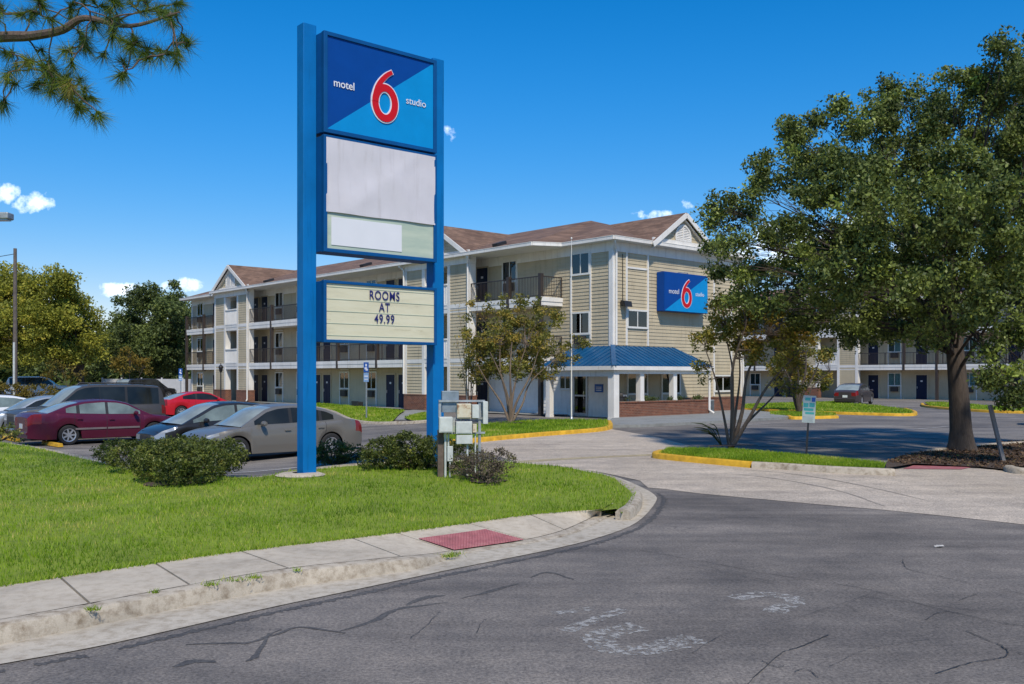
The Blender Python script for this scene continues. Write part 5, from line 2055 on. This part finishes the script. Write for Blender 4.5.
oak_l = [(1000, 72, 26, 48, -2), (1002, 40, 10, 18, -2), (955, 78, 14, 16, -1), (1030, 60, 30, 40, 1), (975, 100, 30, 34, 1), (945, 120, 32, 34, -1), (905, 105, 30, 34, 2), (868, 118, 30, 34, 0), (835, 130, 28, 34, -2), (800, 135, 26, 30, 1.5), (782, 165, 26, 28, -1), (815, 175, 36, 32, 3),
         (760, 195, 26, 22, 1), (735, 215, 26, 22, 2), (716, 205, 15, 20, 1), (755, 240, 28, 20, -1), (720, 260, 18, 22, 0), (790, 215, 34, 28, -3), (850, 190, 46, 40, -3), (900, 180, 46, 44, 2), (950, 180, 44, 42, -3), (1000, 160, 44, 46, 0), (1050, 150, 50, 60, 2),
         (830, 240, 38, 30, 2), (880, 245, 44, 36, -3.5), (930, 245, 44, 38, 3.5), (985, 235, 46, 44, -3), (1040, 240, 50, 50, -1), (780, 275, 36, 20, 1), (735, 285, 28, 18, -1), (830, 290, 40, 24, -2), (880, 300, 38, 26, 1), (925, 300, 36, 24, -2), (860, 325, 34, 15, -1), (800, 305, 34, 18, 2), (715, 235, 18, 24, 1), (745, 300, 20, 16, 0), (890, 335, 24, 12, 0), (830, 262, 40, 24, -4), (960, 285, 38, 36, -5), (905, 270, 40, 36, -5), (1005, 255, 40, 36, -5), (940, 220, 40, 36, -5.5), (860, 275, 40, 26, -4.5), (880, 215, 40, 34, -5), (985, 195, 36, 34, -5), (775, 300, 32, 18, -2), (815, 322, 34, 16, 1), (870, 338, 34, 14, 2), (925, 338, 26, 16, -3), (790, 255, 30, 22, 3), (960, 325, 26, 16, -4), (1012, 330, 30, 26, -4), (1030, 370, 30, 30, -4), (1006, 395, 20, 16, -4),
         (1000, 300, 40, 34, -3), (1050, 310, 50, 40, -2), (985, 345, 24, 16, -3.5), (1003, 372, 26, 22, -4), (1020, 395, 26, 18, -4), (905, 325, 24, 14, 2), (760, 310, 24, 12, 1), (1090, 220, 60, 80, 0), (1080, 120, 50, 50, -2)]
tree('oak_tree', 'big dark oak with a thick trunk and wide crown right of the drive', G(962, 449, .08), .30, 4.0, px_lobes(oak_l, 24.8, .95), M['oak_leaf'], M['oak_bark'], 13.0, 105, .36, .098, .46, .22, seed=5, limb=.45, lean=(-.35, .2))


def myrtle(name, label, base, stems, lobes, leaf, per_m3, leaves, clump_r, size, tint, r0=.06, seed=3, bark_m=None, sprays=40):
    """Many-stemmed small tree: bare stems that fan out from the foot and branch into the crown."""
    rn = random.Random(seed)
    root = thing(name, label, 'tree', base)
    B = Vector(base)
    cl = clump_points(lobes, per_m3, .2, .6, 7) - np.array(B)
    foliage('crown', root, leaf, cl, leaves, clump_r, size, tint, .24)
    mb = MB()
    tips = []
    for (px, py, dd, rr) in stems:
        d = base[1] + dd
        e = A(px, py, d) - B
        m1 = Vector((e.x * .22, e.y * .22, e.z * .30)) + Vector((rn.uniform(-.10, .10), rn.uniform(-.10, .10), 0))
        m2 = Vector((e.x * .55, e.y * .55, e.z * .66)) + Vector((rn.uniform(-.22, .22), rn.uniform(-.2, .2), 0))
        path = spline([Vector((rn.uniform(-.05, .05), rn.uniform(-.05, .05), -.05)), m1, m2, e], 5)
        n = len(path)
        rad = [rr * (1 - .78 * i / (n - 1)) for i in range(n)]
        mb.tube(path, rad, 8)
        tips.append((path, rad))
    for k in range(0, len(cl), max(1, len(cl) // sprays)):
        e = Vector(cl[k])
        best = min(((p - e).length, t, i) for t, (path, rad) in enumerate(tips) for i, p in enumerate(path) if i > len(path) * .4 and p.z < e.z + .1) if any(p.z < e.z + .1 for path, _ in tips for p in path[len(path) // 2:]) else None
        if not best: continue
        path, rad = tips[best[1]]
        s = path[best[2]]
        pp = wavy(s, e, 4, .05, rn)
        q = rad[best[2]] * .55
        mb.tube(pp, [q, q * .8, q * .55, q * .4, q * .2], 5, cap=False)
    mb.build('trunk', bark_m or M['myrtle_bark'], root, True)
    return root


myrtle('crape_myrtle', 'bare stemmed crape myrtle with thin coppery leaves on the street island', G(731, 446, .12),
       [(704, 345, -.3, .045), (724, 330, .6, .055), (746, 325, -.5, .075), (768, 335, .3, .07), (796, 355, -.5, .065), (790, 378, .5, .05), (738, 340, .4, .05)],
       px_lobes([(708, 335, 22, 24, 0), (728, 318, 24, 22, .5), (752, 312, 28, 24, -.5), (778, 325, 28, 24, .5), (800, 350, 24, 22, 0), (770, 355, 26, 18, -.6), (735, 350, 22, 16, .6), (705, 375, 14, 14, 0), (725, 300, 18, 14, 0), (795, 382, 18, 12, .3)], 25.6, .9),
       M['myrtle_leaf'], 38, 30, .24, .095, .50, seed=4, sprays=260)
myrtle('crape_myrtle', 'full crape myrtle with olive and bronze crown in the porch island', G(511, 422.5, .12),
       [(476, 362, .5, .06), (490, 352, -.3, .065), (500, 345, .8, .07), (512, 342, .2, .07), (526, 346, .9, .065), (538, 352, .1, .065), (552, 362, .6, .055)],
       px_lobes([(478, 335, 24, 20, .3), (500, 322, 26, 20, -.4), (525, 318, 26, 20, .4), (548, 328, 22, 20, -.3), (485, 358, 28, 16, .3), (515, 352, 30, 20, -.8), (545, 355, 28, 16, .4), (510, 372, 28, 10, -.4), (478, 376, 20, 8, 0), (548, 374, 20, 8, .2), (465, 350, 12, 22, 0), (575, 348, 12, 16, 0), (500, 345, 34, 26, -1.1), (532, 345, 34, 26, -1.0), (515, 368, 34, 14, -1.2), (484, 372, 18, 10, -.6), (545, 371, 18, 9, -.7), (488, 303, 5, 15, 0), (503, 298, 5, 15, .3), (520, 300, 5, 14, -.2), (537, 304, 5, 15, .2), (468, 314, 5, 14, 0), (556, 314, 5, 12, 0), (582, 344, 10, 5, 0)], 40.5, .9),
       M['myrtle_green'], 8, 38, .27, .11, .48, seed=8, sprays=150)
cs = myrtle('crape_myrtle', 'dense dark stemmed myrtle beyond the street island before the second block', G(799, 412.5, .1),
            [(782, 365, .3, .10), (793, 355, -.5, .10), (806, 352, .4, .11), (820, 360, -.4, .10), (830, 372, .3, .08)],
            px_lobes([(785, 362, 18, 16, .3), (805, 352, 20, 16, -.4), (825, 362, 16, 14, .4), (800, 375, 24, 12, -.3), (822, 380, 14, 10, .2), (778, 378, 12, 10, 0)], 51.5, .9),
            M['myrtle_green'], 11, 36, .36, .15, .5, seed=13, sprays=70, bark_m=M['oak_bark'])
# reddish new shoots above the porch myrtle
rnp = thing('wispy_shrub', 'wispy bronze shoots rising beside the left tower of the porch side', 'shrub', G(470, 419, .1))
mb = MB(); rn = random.Random(4); pts = []
for (px, py) in ((458, 305), (466, 318), (478, 300), (462, 345), (455, 335), (484, 315), (472, 350)):
    e = A(px, py, 42.0) - Vector(rnp.location)
    pp = spline([Vector((rn.uniform(-.1, .1), 0, 0)), Vector((e.x * .4, e.y * .4, e.z * .5)), e], 5)
    mb.tube(pp, [.025 - .019 * i / (len(pp) - 1) for i in range(len(pp))], 5)
    pts += [p for p in pp[4:]]
mb.build('stem', M['myrtle_bark'], rnp, True)
cl = np.array([tuple(p) for p in pts])
foliage('foliage', rnp, M['myrtle_leaf'], cl, 7, .30, .09, .6, .2)

# far trees on the left
far_g = 'trees behind the left car park'
tree('broad_tree', 'broad yellow green tree at the far left behind the utility pole', (-38.5, 84, -.1), .32, 3.2, px_lobes([(15, 300, 34, 28, 0), (50, 288, 30, 24, -2), (-25, 300, 34, 34, 1), (78, 318, 24, 26, 1), (40, 325, 40, 26, -3), (0, 338, 40, 24, -2), (85, 345, 22, 16, 0), (45, 355, 34, 12, -3), (10, 280, 22, 18, 2), (-60, 320, 40, 40, 0), (68, 300, 20, 18, 0)], 84, .9),
     M['far_leaf'], M['oak_bark'], 1.5, 90, .85, .25, .5, .22, far_g, 3)
tree('broad_tree', 'dark green round crowned tree left of the motel wing', (-35.6, 95, -.1), .4, 3.6, px_lobes([(150, 305, 24, 22, 0), (125, 322, 22, 24, 2), (172, 318, 20, 28, -2), (140, 342, 34, 22, -2), (166, 300, 20, 18, 1), (178, 345, 18, 22, 0), (115, 345, 20, 20, 0), (150, 365, 36, 10, 0), (185, 310, 16, 20, 3)], 95, .9),
     M['dark_leaf'], M['oak_bark'], 1.3, 90, .9, .27, .45, .2, far_g, 6)
tree('small_tree', 'small golden leaved tree in front of the dark tree by the fence', (-31.6, 78, -.1), .12, 1.3, px_lobes([(130, 362, 18, 9, 0), (118, 366, 12, 8, 0), (144, 366, 12, 8, 0), (131, 354, 12, 7, 0)], 78, .9), M['yellow_leaf'], M['oak_bark'], 3, 30, .5, .22, .5, .2, far_g, 9)
tree('small_tree', 'thin yellowing tree under the broad crown at far left', (-34.0, 72, -.1), .10, 1.4, px_lobes([(62, 366, 14, 12, 0), (78, 372, 12, 10, 0), (48, 372, 12, 8, 0)], 72, .9), M['yellow_leaf'], M['oak_bark'], 2.5, 24, .5, .22, .3, .2, far_g, 10)
tree('broad_tree', 'dark tree beyond the broad crowned tree at the left edge', (-62, 104, -.1), .4, 4, px_lobes([(-60, 330, 50, 45, 0), (-10, 345, 40, 28, 0), (40, 355, 40, 20, 0), (95, 355, 30, 22, 0)], 106, .8), M['dark_leaf'], M['oak_bark'], .8, 30, 1.0, .4, .4, .2, far_g, 12)
tree('broad_tree', 'dark tree standing right of the second block', (47, 64, -.1), .35, 3.5, px_lobes([(1180, 330, 70, 60, 0), (1130, 345, 40, 40, 0), (1240, 340, 50, 50, 0)], 64, .8), M['dark_leaf'], M['oak_bark'], 1.2, 30, .8, .3, .42, .2, None, 14)
# distant belt of trees, read as one mass
cl = []
for k in range(2400):
    a = RNG.uniform(-.95, .95)
    d = RNG.uniform(150, 190)
    cl.append((a * d, d, RNG.uniform(0, 1) * (7.8 + 2 * math.sin(a * 23))))
cl = np.array(cl)
c = np.repeat(cl, 60, axis=0) + RNG.normal(0, 1.3, (len(cl) * 60, 3))
o = np_mesh('treeline', leaf_quads(c, 1.1, None), 4, M['dark_leaf'], np.repeat(RNG.normal(.45, .2, len(cl)), 60) + RNG.normal(0, .1, len(c)))
tag(o, 'distant belt of dark trees closing the horizon behind the motel', 'trees', kind='stuff')

# pine reaching in from the left
pine = thing('pine_tree', 'long needled pine whose branch hangs into the top left corner', 'tree', (-14.6, 19.5, .1))
PK = 15.0 / 8.9
B = Vector(pine.location)
rn = random.Random(21)
mb = MB()
mb.tube([(0, 0, -.2), (.05, 0, 2.5), (.0, .05, 6), (.1, 0, 11), (.1, .1, 15)], [.30, .26, .23, .15, .04], 12)
limb = spline([Vector((0, .02, 7.6)), A(-120, 44, 17.0) - B, A(0, 37, 15.6) - B, A(30, 36, 15.2) - B, A(62, 30, 15.0) - B, A(85, 18, 14.9) - B, A(130, 26, 14.8) - B, A(180, 12, 14.7) - B], 5)
mb.tube(limb, [.105 * (1 - i / (len(limb) - 1)) ** .8 + .012 for i in range(len(limb))], 8)
tl = [(20, 8, 32, 10, 8), (60, 10, 26, 12, 7), (95, 8, 26, 12, 8), (140, 6, 30, 10, 9), (182, 12, 14, 12, 5), (165, 54, 20, 9, 7), (120, 42, 20, 15, 8), (88, 38, 14, 12, 5), (62, 66, 22, 18, 10), (22, 56, 22, 12, 7), (12, 76, 14, 8, 4), (82, 92, 18, 12, 8),
      (72, 78, 18, 10, 6), (118, 80, 6, 4, 2), (100, 117, 5, 3, 2), (76, 112, 5, 4, 2), (0, 106, 5, 4, 2), (186, 45, 7, 8, 3), (135, 52, 12, 8, 3), (45, 85, 18, 8, 4), (-30, 20, 30, 30, 8), (-60, 60, 30, 30, 8)]
tufts = []
nodes = list(limb[7:])
for (px, py, rx, ry, n) in tl:
    for k in range(n):
        d = 15.0 + rn.uniform(-1.0, 1.0)
        e = A(px + rn.uniform(-1, 1) * rx, py + rn.uniform(-1, 1) * ry, d) - B
        s = min(nodes, key=lambda p: (p - e).length)
        pp = wavy(s, e, 4, .035, rn)
        mb.tube(pp, [.016, .014, .012, .010, .009], 5, cap=False)
        nodes += [pp[2], pp[3], e]
        tufts.append((e, (e - pp[-2]).normalized()))
for k in range(9):                                   # the rest of its crown stands outside the frame
    z = 8.0 + k * .8
    a = rn.uniform(R(95), R(265))
    l = 3.4 - k * .2
    e = Vector((math.cos(a) * l, math.sin(a) * l, z + .4))
    pp = wavy((0, 0, z), e, 5, .1, rn)
    mb.tube(pp, [.07, .055, .045, .03, .02, .01], 6)
    for q in range(16):
        u = pp[rn.randint(2, 5)]
        tufts.append((u + Vector((rn.uniform(-.5, .5), rn.uniform(-.5, .5), rn.uniform(-.3, .4))), Vector((math.cos(a), math.sin(a), .3))))
mb.build('trunk', M['pine_bark'], pine, True)
vs, tn = [], []
for (e, ax) in tufts:
    n = 110
    d = rand_dirs(n) + np.array(ax) * .75 + np.array([0, 0, -.10])
    d /= np.linalg.norm(d, axis=1, keepdims=True)
    l = RNG.uniform(.12, .23, (n, 1)) * 1.6
    s = np.cross(d, rand_dirs(n)); s /= np.linalg.norm(s, axis=1, keepdims=True)
    o0 = np.array(e) - np.array(ax) * RNG.uniform(0, .12, (n, 1))
    tip = o0 + d * l - np.array([0, 0, 1]) * l ** 2 * .5
    vs.append(np.stack([o0 - s * .0042, o0 + s * .0042, tip], 1).reshape(-1, 3))
    tn.append(np.full(n, rn.gauss(.45, .2)) + RNG.normal(0, .12, n))
np_mesh('crown', np.concatenate(vs), 3, M['needle'], np.concatenate(tn), pine)

# ================================================================== STREET FURNITURE
def sign_post(name, label, base, h, tilt, plates, facing, post_mat, cat='sign', r=.028):
    root = thing(name, label, cat, base, facing)
    root.rotation_euler = (tilt[0], tilt[1], facing)
    mb = MB(); mb.box(-r, r, -r * .7, r * .7, -.1, h); mb.build('post', post_mat, root)
    for nm, w, z0, z1, mat, marks in plates:
        mb = MB(); mb.box(-w / 2, w / 2, -r * .7 - .006, -r * .7 - .001, z0, z1)
        pl = mb.build(nm, mat, root)
        for (mx0, mx1, mz0, mz1, mm) in marks:
            k = MB(); k.box(mx0, mx1, -r * .7 - .009, -r * .7 - .0065, mz0, mz1); k.build('print', mm, pl)
    return root


wm, bl, tl_ = M['letter_white'], M['sign_blue'], M['sign_teal']
tow = [(-.10, .02, 1.30, 1.37, tl_), (.05, .13, 1.28, 1.38, bl), (-.13, -.02, 1.14, 1.24, tl_), (.0, .12, 1.15, 1.25, tl_), (-.12, .10, 1.06, 1.12, tl_), (-.08, .12, .98, 1.03, tl_)] + \
      [(-.13, .11 - .02 * (k % 2), .80 + k * .028, .808 + k * .028, M['galv']) for k in range(5)]
sign_post('notice_sign', 'small teal and white notice board on a dark post in the street island', G(806.3, 455.5, .12), 1.42, (0, R(3.2), 0), [('panel', .29, .78, 1.42, plain('pale_notice_plate', (.40, .47, .45), .5), tow)], R(-14), M['black_metal'], r=.022)
ada = [(-.10, .10, 2.12, 2.34, wm)]
s1 = sign_post('parking_sign', 'blue disabled parking sign on a thin post in the left wing grass strip', G(366.5, 415.5, .10), 2.55, (0, 0, 0),
               [('panel', .32, 2.08, 2.56, bl, [(-.05, .05, 2.36, 2.48, wm), (-.10, .06, 2.22, 2.32, wm), (-.03, .11, 2.16, 2.24, wm)]), ('lower_panel', .32, 1.62, 2.05, plain('pale_blue_plate', (.22, .36, .55), .5), [(-.11, .11, 1.72, 1.76, wm), (-.11, .11, 1.86, 1.92, wm)])], YAW - R(75), M['galv'])
p = park(-25.2, 71.5)
s2 = link_copy(s1, None, p, YAW - R(60))
s2['label'] = 'small blue disabled parking sign near the pale fence at far left'

sign_post('leaning_post', 'grey bare metal post leaning left under the low oak leaves', G(1003.5, 461.5, .06), 1.32, (0, R(-15), 0), [], R(10), M['post_grey'], 'post', r=.042)

# meter rack
RK = G(440, 475.5, .14)
rack = thing('meter_rack', 'weathered utility rack of grey meter boxes beside the right sign post', 'utility rack', RK, R(9))
S_ = 53.5
lx = lambda px: (px - 440) / S_
lz = lambda py: (475.5 - py) / S_


def rbox(nm, x0, x1, y0, y1, d0, d1, mat, bev=.008):
    mb = MB(); mb.box(lx(x0), lx(x1), d0, d1, lz(y1), lz(y0)); return mb.build(nm, mat, rack, bevel=bev)


mb = MB(); mb.box(lx(437.5), lx(443.5), -.06, .06, -.1, lz(430)); mb.build('wood_post', M['post_wood'], rack, bevel=.008)
mb = MB(); mb.box(lx(438.5), lx(441), -.03, .03, lz(430), lz(400)); mb.build('post', M['galv'], rack)
mb = MB(); mb.box(lx(478.5), lx(481), -.03, .03, -.1, lz(400.5)); mb.build('post', M['galv'], rack)
for y in (401, 418.5, 433):
    mb = MB(); mb.box(lx(438.5), lx(485), -.055, -.032, lz(y + 1), lz(y - 1)); mb.build('rail', M['galv'], rack)
rust = Mat('rusty_box_paint')
rust.set(rust.ramp(rust.noise(rust.coord(), 11, 5, .7), [(.30, (.26, .10, .035)), (.45, (.55, .48, .34)), (.7, (.60, .58, .47))]), .6)
dg = plain('slate_box_paint', (.20, .25, .29), .5, .2, var=.2, scale=6)
rbox('meter_box', 442, 459, 391, 412.5, .0, .18, dg)
b = rbox('meter_box', 456, 470, 403.5, 418, -.24, -.056, rust.m)
rbox('meter_box', 471.2, 478, 404.5, 418, -.20, -.056, M['boxgrey'])
rbox('meter_box', 482.5, 487.5, 401.5, 424, -.14, .14, M['boxgrey'])
b2 = rbox('meter_box', 438.2, 451.5, 416.5, 432, -.26, -.056, M['boxgrey'])
b3 = rbox('meter_box', 455, 471, 421, 433.5, -.22, -.056, M['boxgrey'])
rbox('meter_box', 455.5, 471.5, 434.5, 443.5, -.20, -.056, M['boxgrey'])
rbox('switch_box', 472, 476, 424, 432.5, -.16, -.056, rust.m)
rbox('switch_box', 446.8, 452.5, 446, 461, -.12, -.03, M['boxgrey'])
for par, (x0, x1, y0, y1, dd) in ((b, (457, 469, 404.5, 417, -.243)), (b2, (439.2, 450.5, 417.5, 431, -.263)), (b3, (456, 470, 422, 432.5, -.223))):
    mb = MB(); mb.box(lx(x0), lx(x1), dd - .006, dd, lz(y1), lz(y0)); o = mb.build('cover', par.data.materials[0], par, bevel=.004)
for (x, y0, y1, r) in ((445, 432, 480, .022), (449.5, 461, 480, .016), (448, 432, 446, .018), (453.5, 419, 432, .014), (467, 443, 480, .020), (460, 412, 421, .016), (475, 432, 480, .014)):
    mb = MB(); mb.tube([(lx(x), -.09, lz(y1)), (lx(x), -.09, lz(y0))], r, 8); mb.build('conduit', M['boxgrey'], rack, True)

# poles and lamps on the left
up = thing('utility_pole', 'tall grey wooden utility pole among the far left trees', 'utility pole', (-37.0, 70, -.1))
mb = MB(); mb.tube([(0, 0, -.1), (0, 0, 11.6)], [.17, .12], 10); mb.build('mast', M['pole_wood'], up, True)
mb = MB(); mb.tube([(0, -.16, .2), (0, -.155, 4.6)], .08, 8); mb.build('cable_guard', M['boxgrey'], up, True)
mb = MB(); mb.tube(spline([Vector((0, 0, 11.2)), Vector((-9, 2, 10.2)), Vector((-20, 4, 10.4)), Vector((-34, 7, 11.4))], 5), .025, 5); mb.build('wire', M['black_metal'], up, True)

sl = thing('street_lamp', 'grey box headed car park lamp reaching in at the left edge', 'street lamp', (-15.6, 25.6, .1))
mb = MB(); mb.tube([(0, 0, -.1), (0, 0, 6.25)], [.09, .06], 10); mb.build('pole', M['galv'], sl, True)
mb = MB(); mb.tube([(0, 0, 6.1), (.5, -.12, 6.2), (1.2, -.22, 6.22)], .03, 8); mb.build('arm', M['galv'], sl, True)
mb = MB(); mb.box(1.15, 2.08, -.40, -.06, 6.12, 6.30); mb.build('lamp_head', M['galv'], sl, bevel=.03)
mb = MB(); mb.box(1.22, 2.02, -.36, -.10, 6.09, 6.13); mb.build('lens', M['headlight'], sl)

lp = thing('lantern_post', 'black lantern post before the brick foot of the left gable tower', 'lamp post', (-20.6, 66.5, -.02))
mb = MB(); mb.tube([(0, 0, 0), (0, 0, .4), (0, 0, .45), (0, 0, 2.3)], [.09, .09, .045, .04], 10); mb.build('post', M['black_metal'], lp, True)
mb = MB(); mb.lathe([(.05, 2.28), (.10, 2.33), (.16, 2.62), (.19, 2.64), (.12, 2.76), (.03, 2.82), (.03, 2.92), (0, 2.95)], 12); mb.build('lantern', M['black_metal'], lp, True)

fe = thing('board_fence', 'pale grey board fence between the far trees and the motel wing', 'fence', (-36.5, 88, -.1))
q0, q1 = Vector((-2.5, 1.5, 0)), Vector((9.0, -4.0, 0))
n = 5
for i in range(n):
    a, b_ = q0.lerp(q1, i / n), q0.lerp(q1, (i + 1) / n)
    mb = MB()
    mb.bar(a + Vector((0, 0, .95)), b_ + Vector((0, 0, .95)), .03, 1.75)
    mb.build('panel', M['white_fence'], fe)
for i in range(n + 1):
    a = q0.lerp(q1, i / n)
    mb = MB(); mb.box(a.x - .06, a.x + .06, a.y - .06, a.y + .06, 0, 1.95); mb.build('post', M['white_fence'], fe)

lit = thing('crumpled_paper', 'small white scrap of litter on the dark road at right', 'litter', G(938, 547, .006))
mb = MB(); rn = random.Random(9)
vs = [(rn.uniform(-.07, .07), rn.uniform(-.05, .05), rn.uniform(0, .035)) for _ in range(14)]
mb.add(vs, [(i, (i + 3) % 14, (i + 7) % 14) for i in range(14)])
mb.build('sheet', M['litter'], lit)
rk_ = thing('drain_block', 'small dark drain block on the grass under the left wing windows', 'drain block', G(357.5, 406.3, .12), YAW)
mb = MB(); mb.box(-.2, .2, -.35, .35, 0, .28); mb.box(-.22, -.16, -.38, .38, 0, .33); mb.build('block', M['blackplastic'], rk_, bevel=.03)

# ================================================================== SKY, SUN, CAMERA
SUN = Vector((.20, -.98, 0)).normalized() * math.cos(R(50)) + Vector((0, 0, math.sin(R(50))))
w = bpy.data.worlds.new('World')
SC.world = w
w.use_nodes = True
nt = w.node_tree
bg = nt.nodes['Background']
sky = nt.nodes.new('ShaderNodeTexSky')
sky.sky_type = 'NISHITA'
sky.sun_disc = False
sky.sun_elevation = R(50)
sky.sun_rotation = math.atan2(SUN.x, SUN.y)
sky.altitude = 0
sky.air_density = 1.0
sky.dust_density = .1
sky.ozone_density = 4.0


class W:
    pass


def wn(t, **k):
    n = nt.nodes.new(t)
    for a, b in k.items(): setattr(n, a, b)
    return n


def wm_(op, a, b=0.0, c=None):
    x = wn('ShaderNodeMath', operation=op)
    for s, v in zip(x.inputs, (a, b, c)):
        if v is None: continue
        if hasattr(v, 'links'): nt.links.new(v, s)
        else: s.default_value = v
    return x.outputs[0]


tc = wn('ShaderNodeTexCoord')
sp = wn('ShaderNodeSeparateXYZ')
nt.links.new(tc.outputs['Generated'], sp.inputs[0])
hs = wn('ShaderNodeHueSaturation')
hs.inputs['Saturation'].default_value = 1.42
hs.inputs['Value'].default_value = .62
nt.links.new(sky.outputs[0], hs.inputs['Color'])
yy = wm_('MAXIMUM', sp.outputs[1], .02)
U, V = wm_('DIVIDE', sp.outputs[0], yy), wm_('DIVIDE', sp.outputs[2], yy)
cbn = wn('ShaderNodeCombineXYZ')
nt.links.new(U, cbn.inputs[0]); nt.links.new(V, cbn.inputs[1])
nz = wn('ShaderNodeTexNoise')
nz.inputs['Scale'].default_value = 48
nz.inputs['Detail'].default_value = 7
nz.inputs['Roughness'].default_value = .6
nt.links.new(cbn.outputs[0], nz.inputs['Vector'])
nf = nz.outputs['Fac']
acc = None
# small fair-weather clouds, each by its bearing and height
for (px, py, rx, ry, st) in [(36, 203, 22, 11, 1.0), (4, 193, 16, 11, 1.0), (76, 213, 9, 4, .55), (452, 133, 9, 10, .75), (122, 290, 26, 8, 1.0), (182, 285, 20, 8, .9), (655, 214, 20, 7, .8), (686, 205, 8, 8, .55), (800, 250, 60, 26, 1.1), (770, 236, 30, 14, .9),
                             (880, 270, 60, 34, .9), (850, 225, 30, 14, .7), (60, 300, 40, 12, .6), (-60, 280, 70, 20, .9), (1100, 250, 70, 30, .9), (-250, 200, 90, 30, .9), (1350, 180, 100, 40, .9)]:
    du = wm_('DIVIDE', wm_('SUBTRACT', U, (px - CX) / F), rx / F)
    dv = wm_('DIVIDE', wm_('SUBTRACT', V, (HY - py) / F), ry / F)
    r2 = wm_('ADD', wm_('MULTIPLY', du, du), wm_('MULTIPLY', dv, dv))
    f = wm_('MULTIPLY', wm_('MAXIMUM', wm_('SUBTRACT', 1.0, wm_('MULTIPLY', r2, .55)), 0.0), st)
    acc = f if acc is None else wm_('MAXIMUM', acc, f)
msk = wm_('SMOOTH_MIN', wm_('MAXIMUM', wm_('MULTIPLY', wm_('SUBTRACT', wm_('ADD', wm_('MULTIPLY', nf, 2.6), acc), 1.80), 1.05), 0.0), 1.0, .1)
gate_ = wm_('SMOOTH_MIN', wm_('MULTIPLY', acc, 2.5), 1.0, .2)
msk = wm_('MULTIPLY', wm_('MULTIPLY', msk, gate_), wm_('GREATER_THAN', sp.outputs[1], .05))
mx = wn('ShaderNodeMix', data_type='RGBA')
nt.links.new(msk, mx.inputs[0])
tn_ = wn('ShaderNodeMix', data_type='RGBA', blend_type='MULTIPLY')
tn_.inputs[0].default_value = 1.0
nt.links.new(hs.outputs[0], tn_.inputs[6])
tn_.inputs[7].default_value = (.66, .88, .94, 1)
low = wn('ShaderNodeMapRange', interpolation_type='SMOOTHSTEP')
low.inputs['From Min'].default_value = 0.0
low.inputs['From Max'].default_value = .34
nt.links.new(sp.outputs[2], low.inputs['Value'])
lc = wn('ShaderNodeMix', data_type='RGBA')
nt.links.new(low.outputs[0], lc.inputs[0])
lc.inputs[6].default_value = (1.25, .74, .74, 1)
lc.inputs[7].default_value = (1, 1, 1, 1)
ml = wn('ShaderNodeMix', data_type='RGBA', blend_type='MULTIPLY')
ml.inputs[0].default_value = 1.0
nt.links.new(tn_.outputs[2], ml.inputs[6]); nt.links.new(lc.outputs[2], ml.inputs[7])
nt.links.new(ml.outputs[2], mx.inputs[6])
mx.inputs[7].default_value = (7.2, 7.6, 8.2, 1)
nt.links.new(mx.outputs[2], bg.inputs['Color'])
bg.inputs['Strength'].default_value = .15

ld = bpy.data.lights.new('sun', 'SUN')
ld.energy = 2.35
ld.angle = R(4.0)
ld.color = (1.0, .91, .78)
lo = bpy.data.objects.new('sun', ld)
COL.objects.link(lo)
lo.rotation_euler = (-SUN).to_track_quat('-Z', 'Y').to_euler()
lo.location = (10, -10, 20)

cd = bpy.data.cameras.new('camera')
cd.sensor_width = 36
cd.sensor_fit = 'HORIZONTAL'
cd.lens = 36 * F / 1024
cd.shift_y = (HY - 342) / 1024
cd.clip_start = .1
cd.clip_end = 2500
co = bpy.data.objects.new('camera', cd)
COL.objects.link(co)
co.location = (0, 0, CH)
co.rotation_euler = (R(90), 0, 0)
SC.camera = co
vs_ = SC.view_settings
vs_.view_transform = 'Standard'
vs_.look = 'None'
vs_.exposure = .82
vs_.gamma = 1
SC.cycles.max_bounces = 6
SC.cycles.transparent_max_bounces = 12
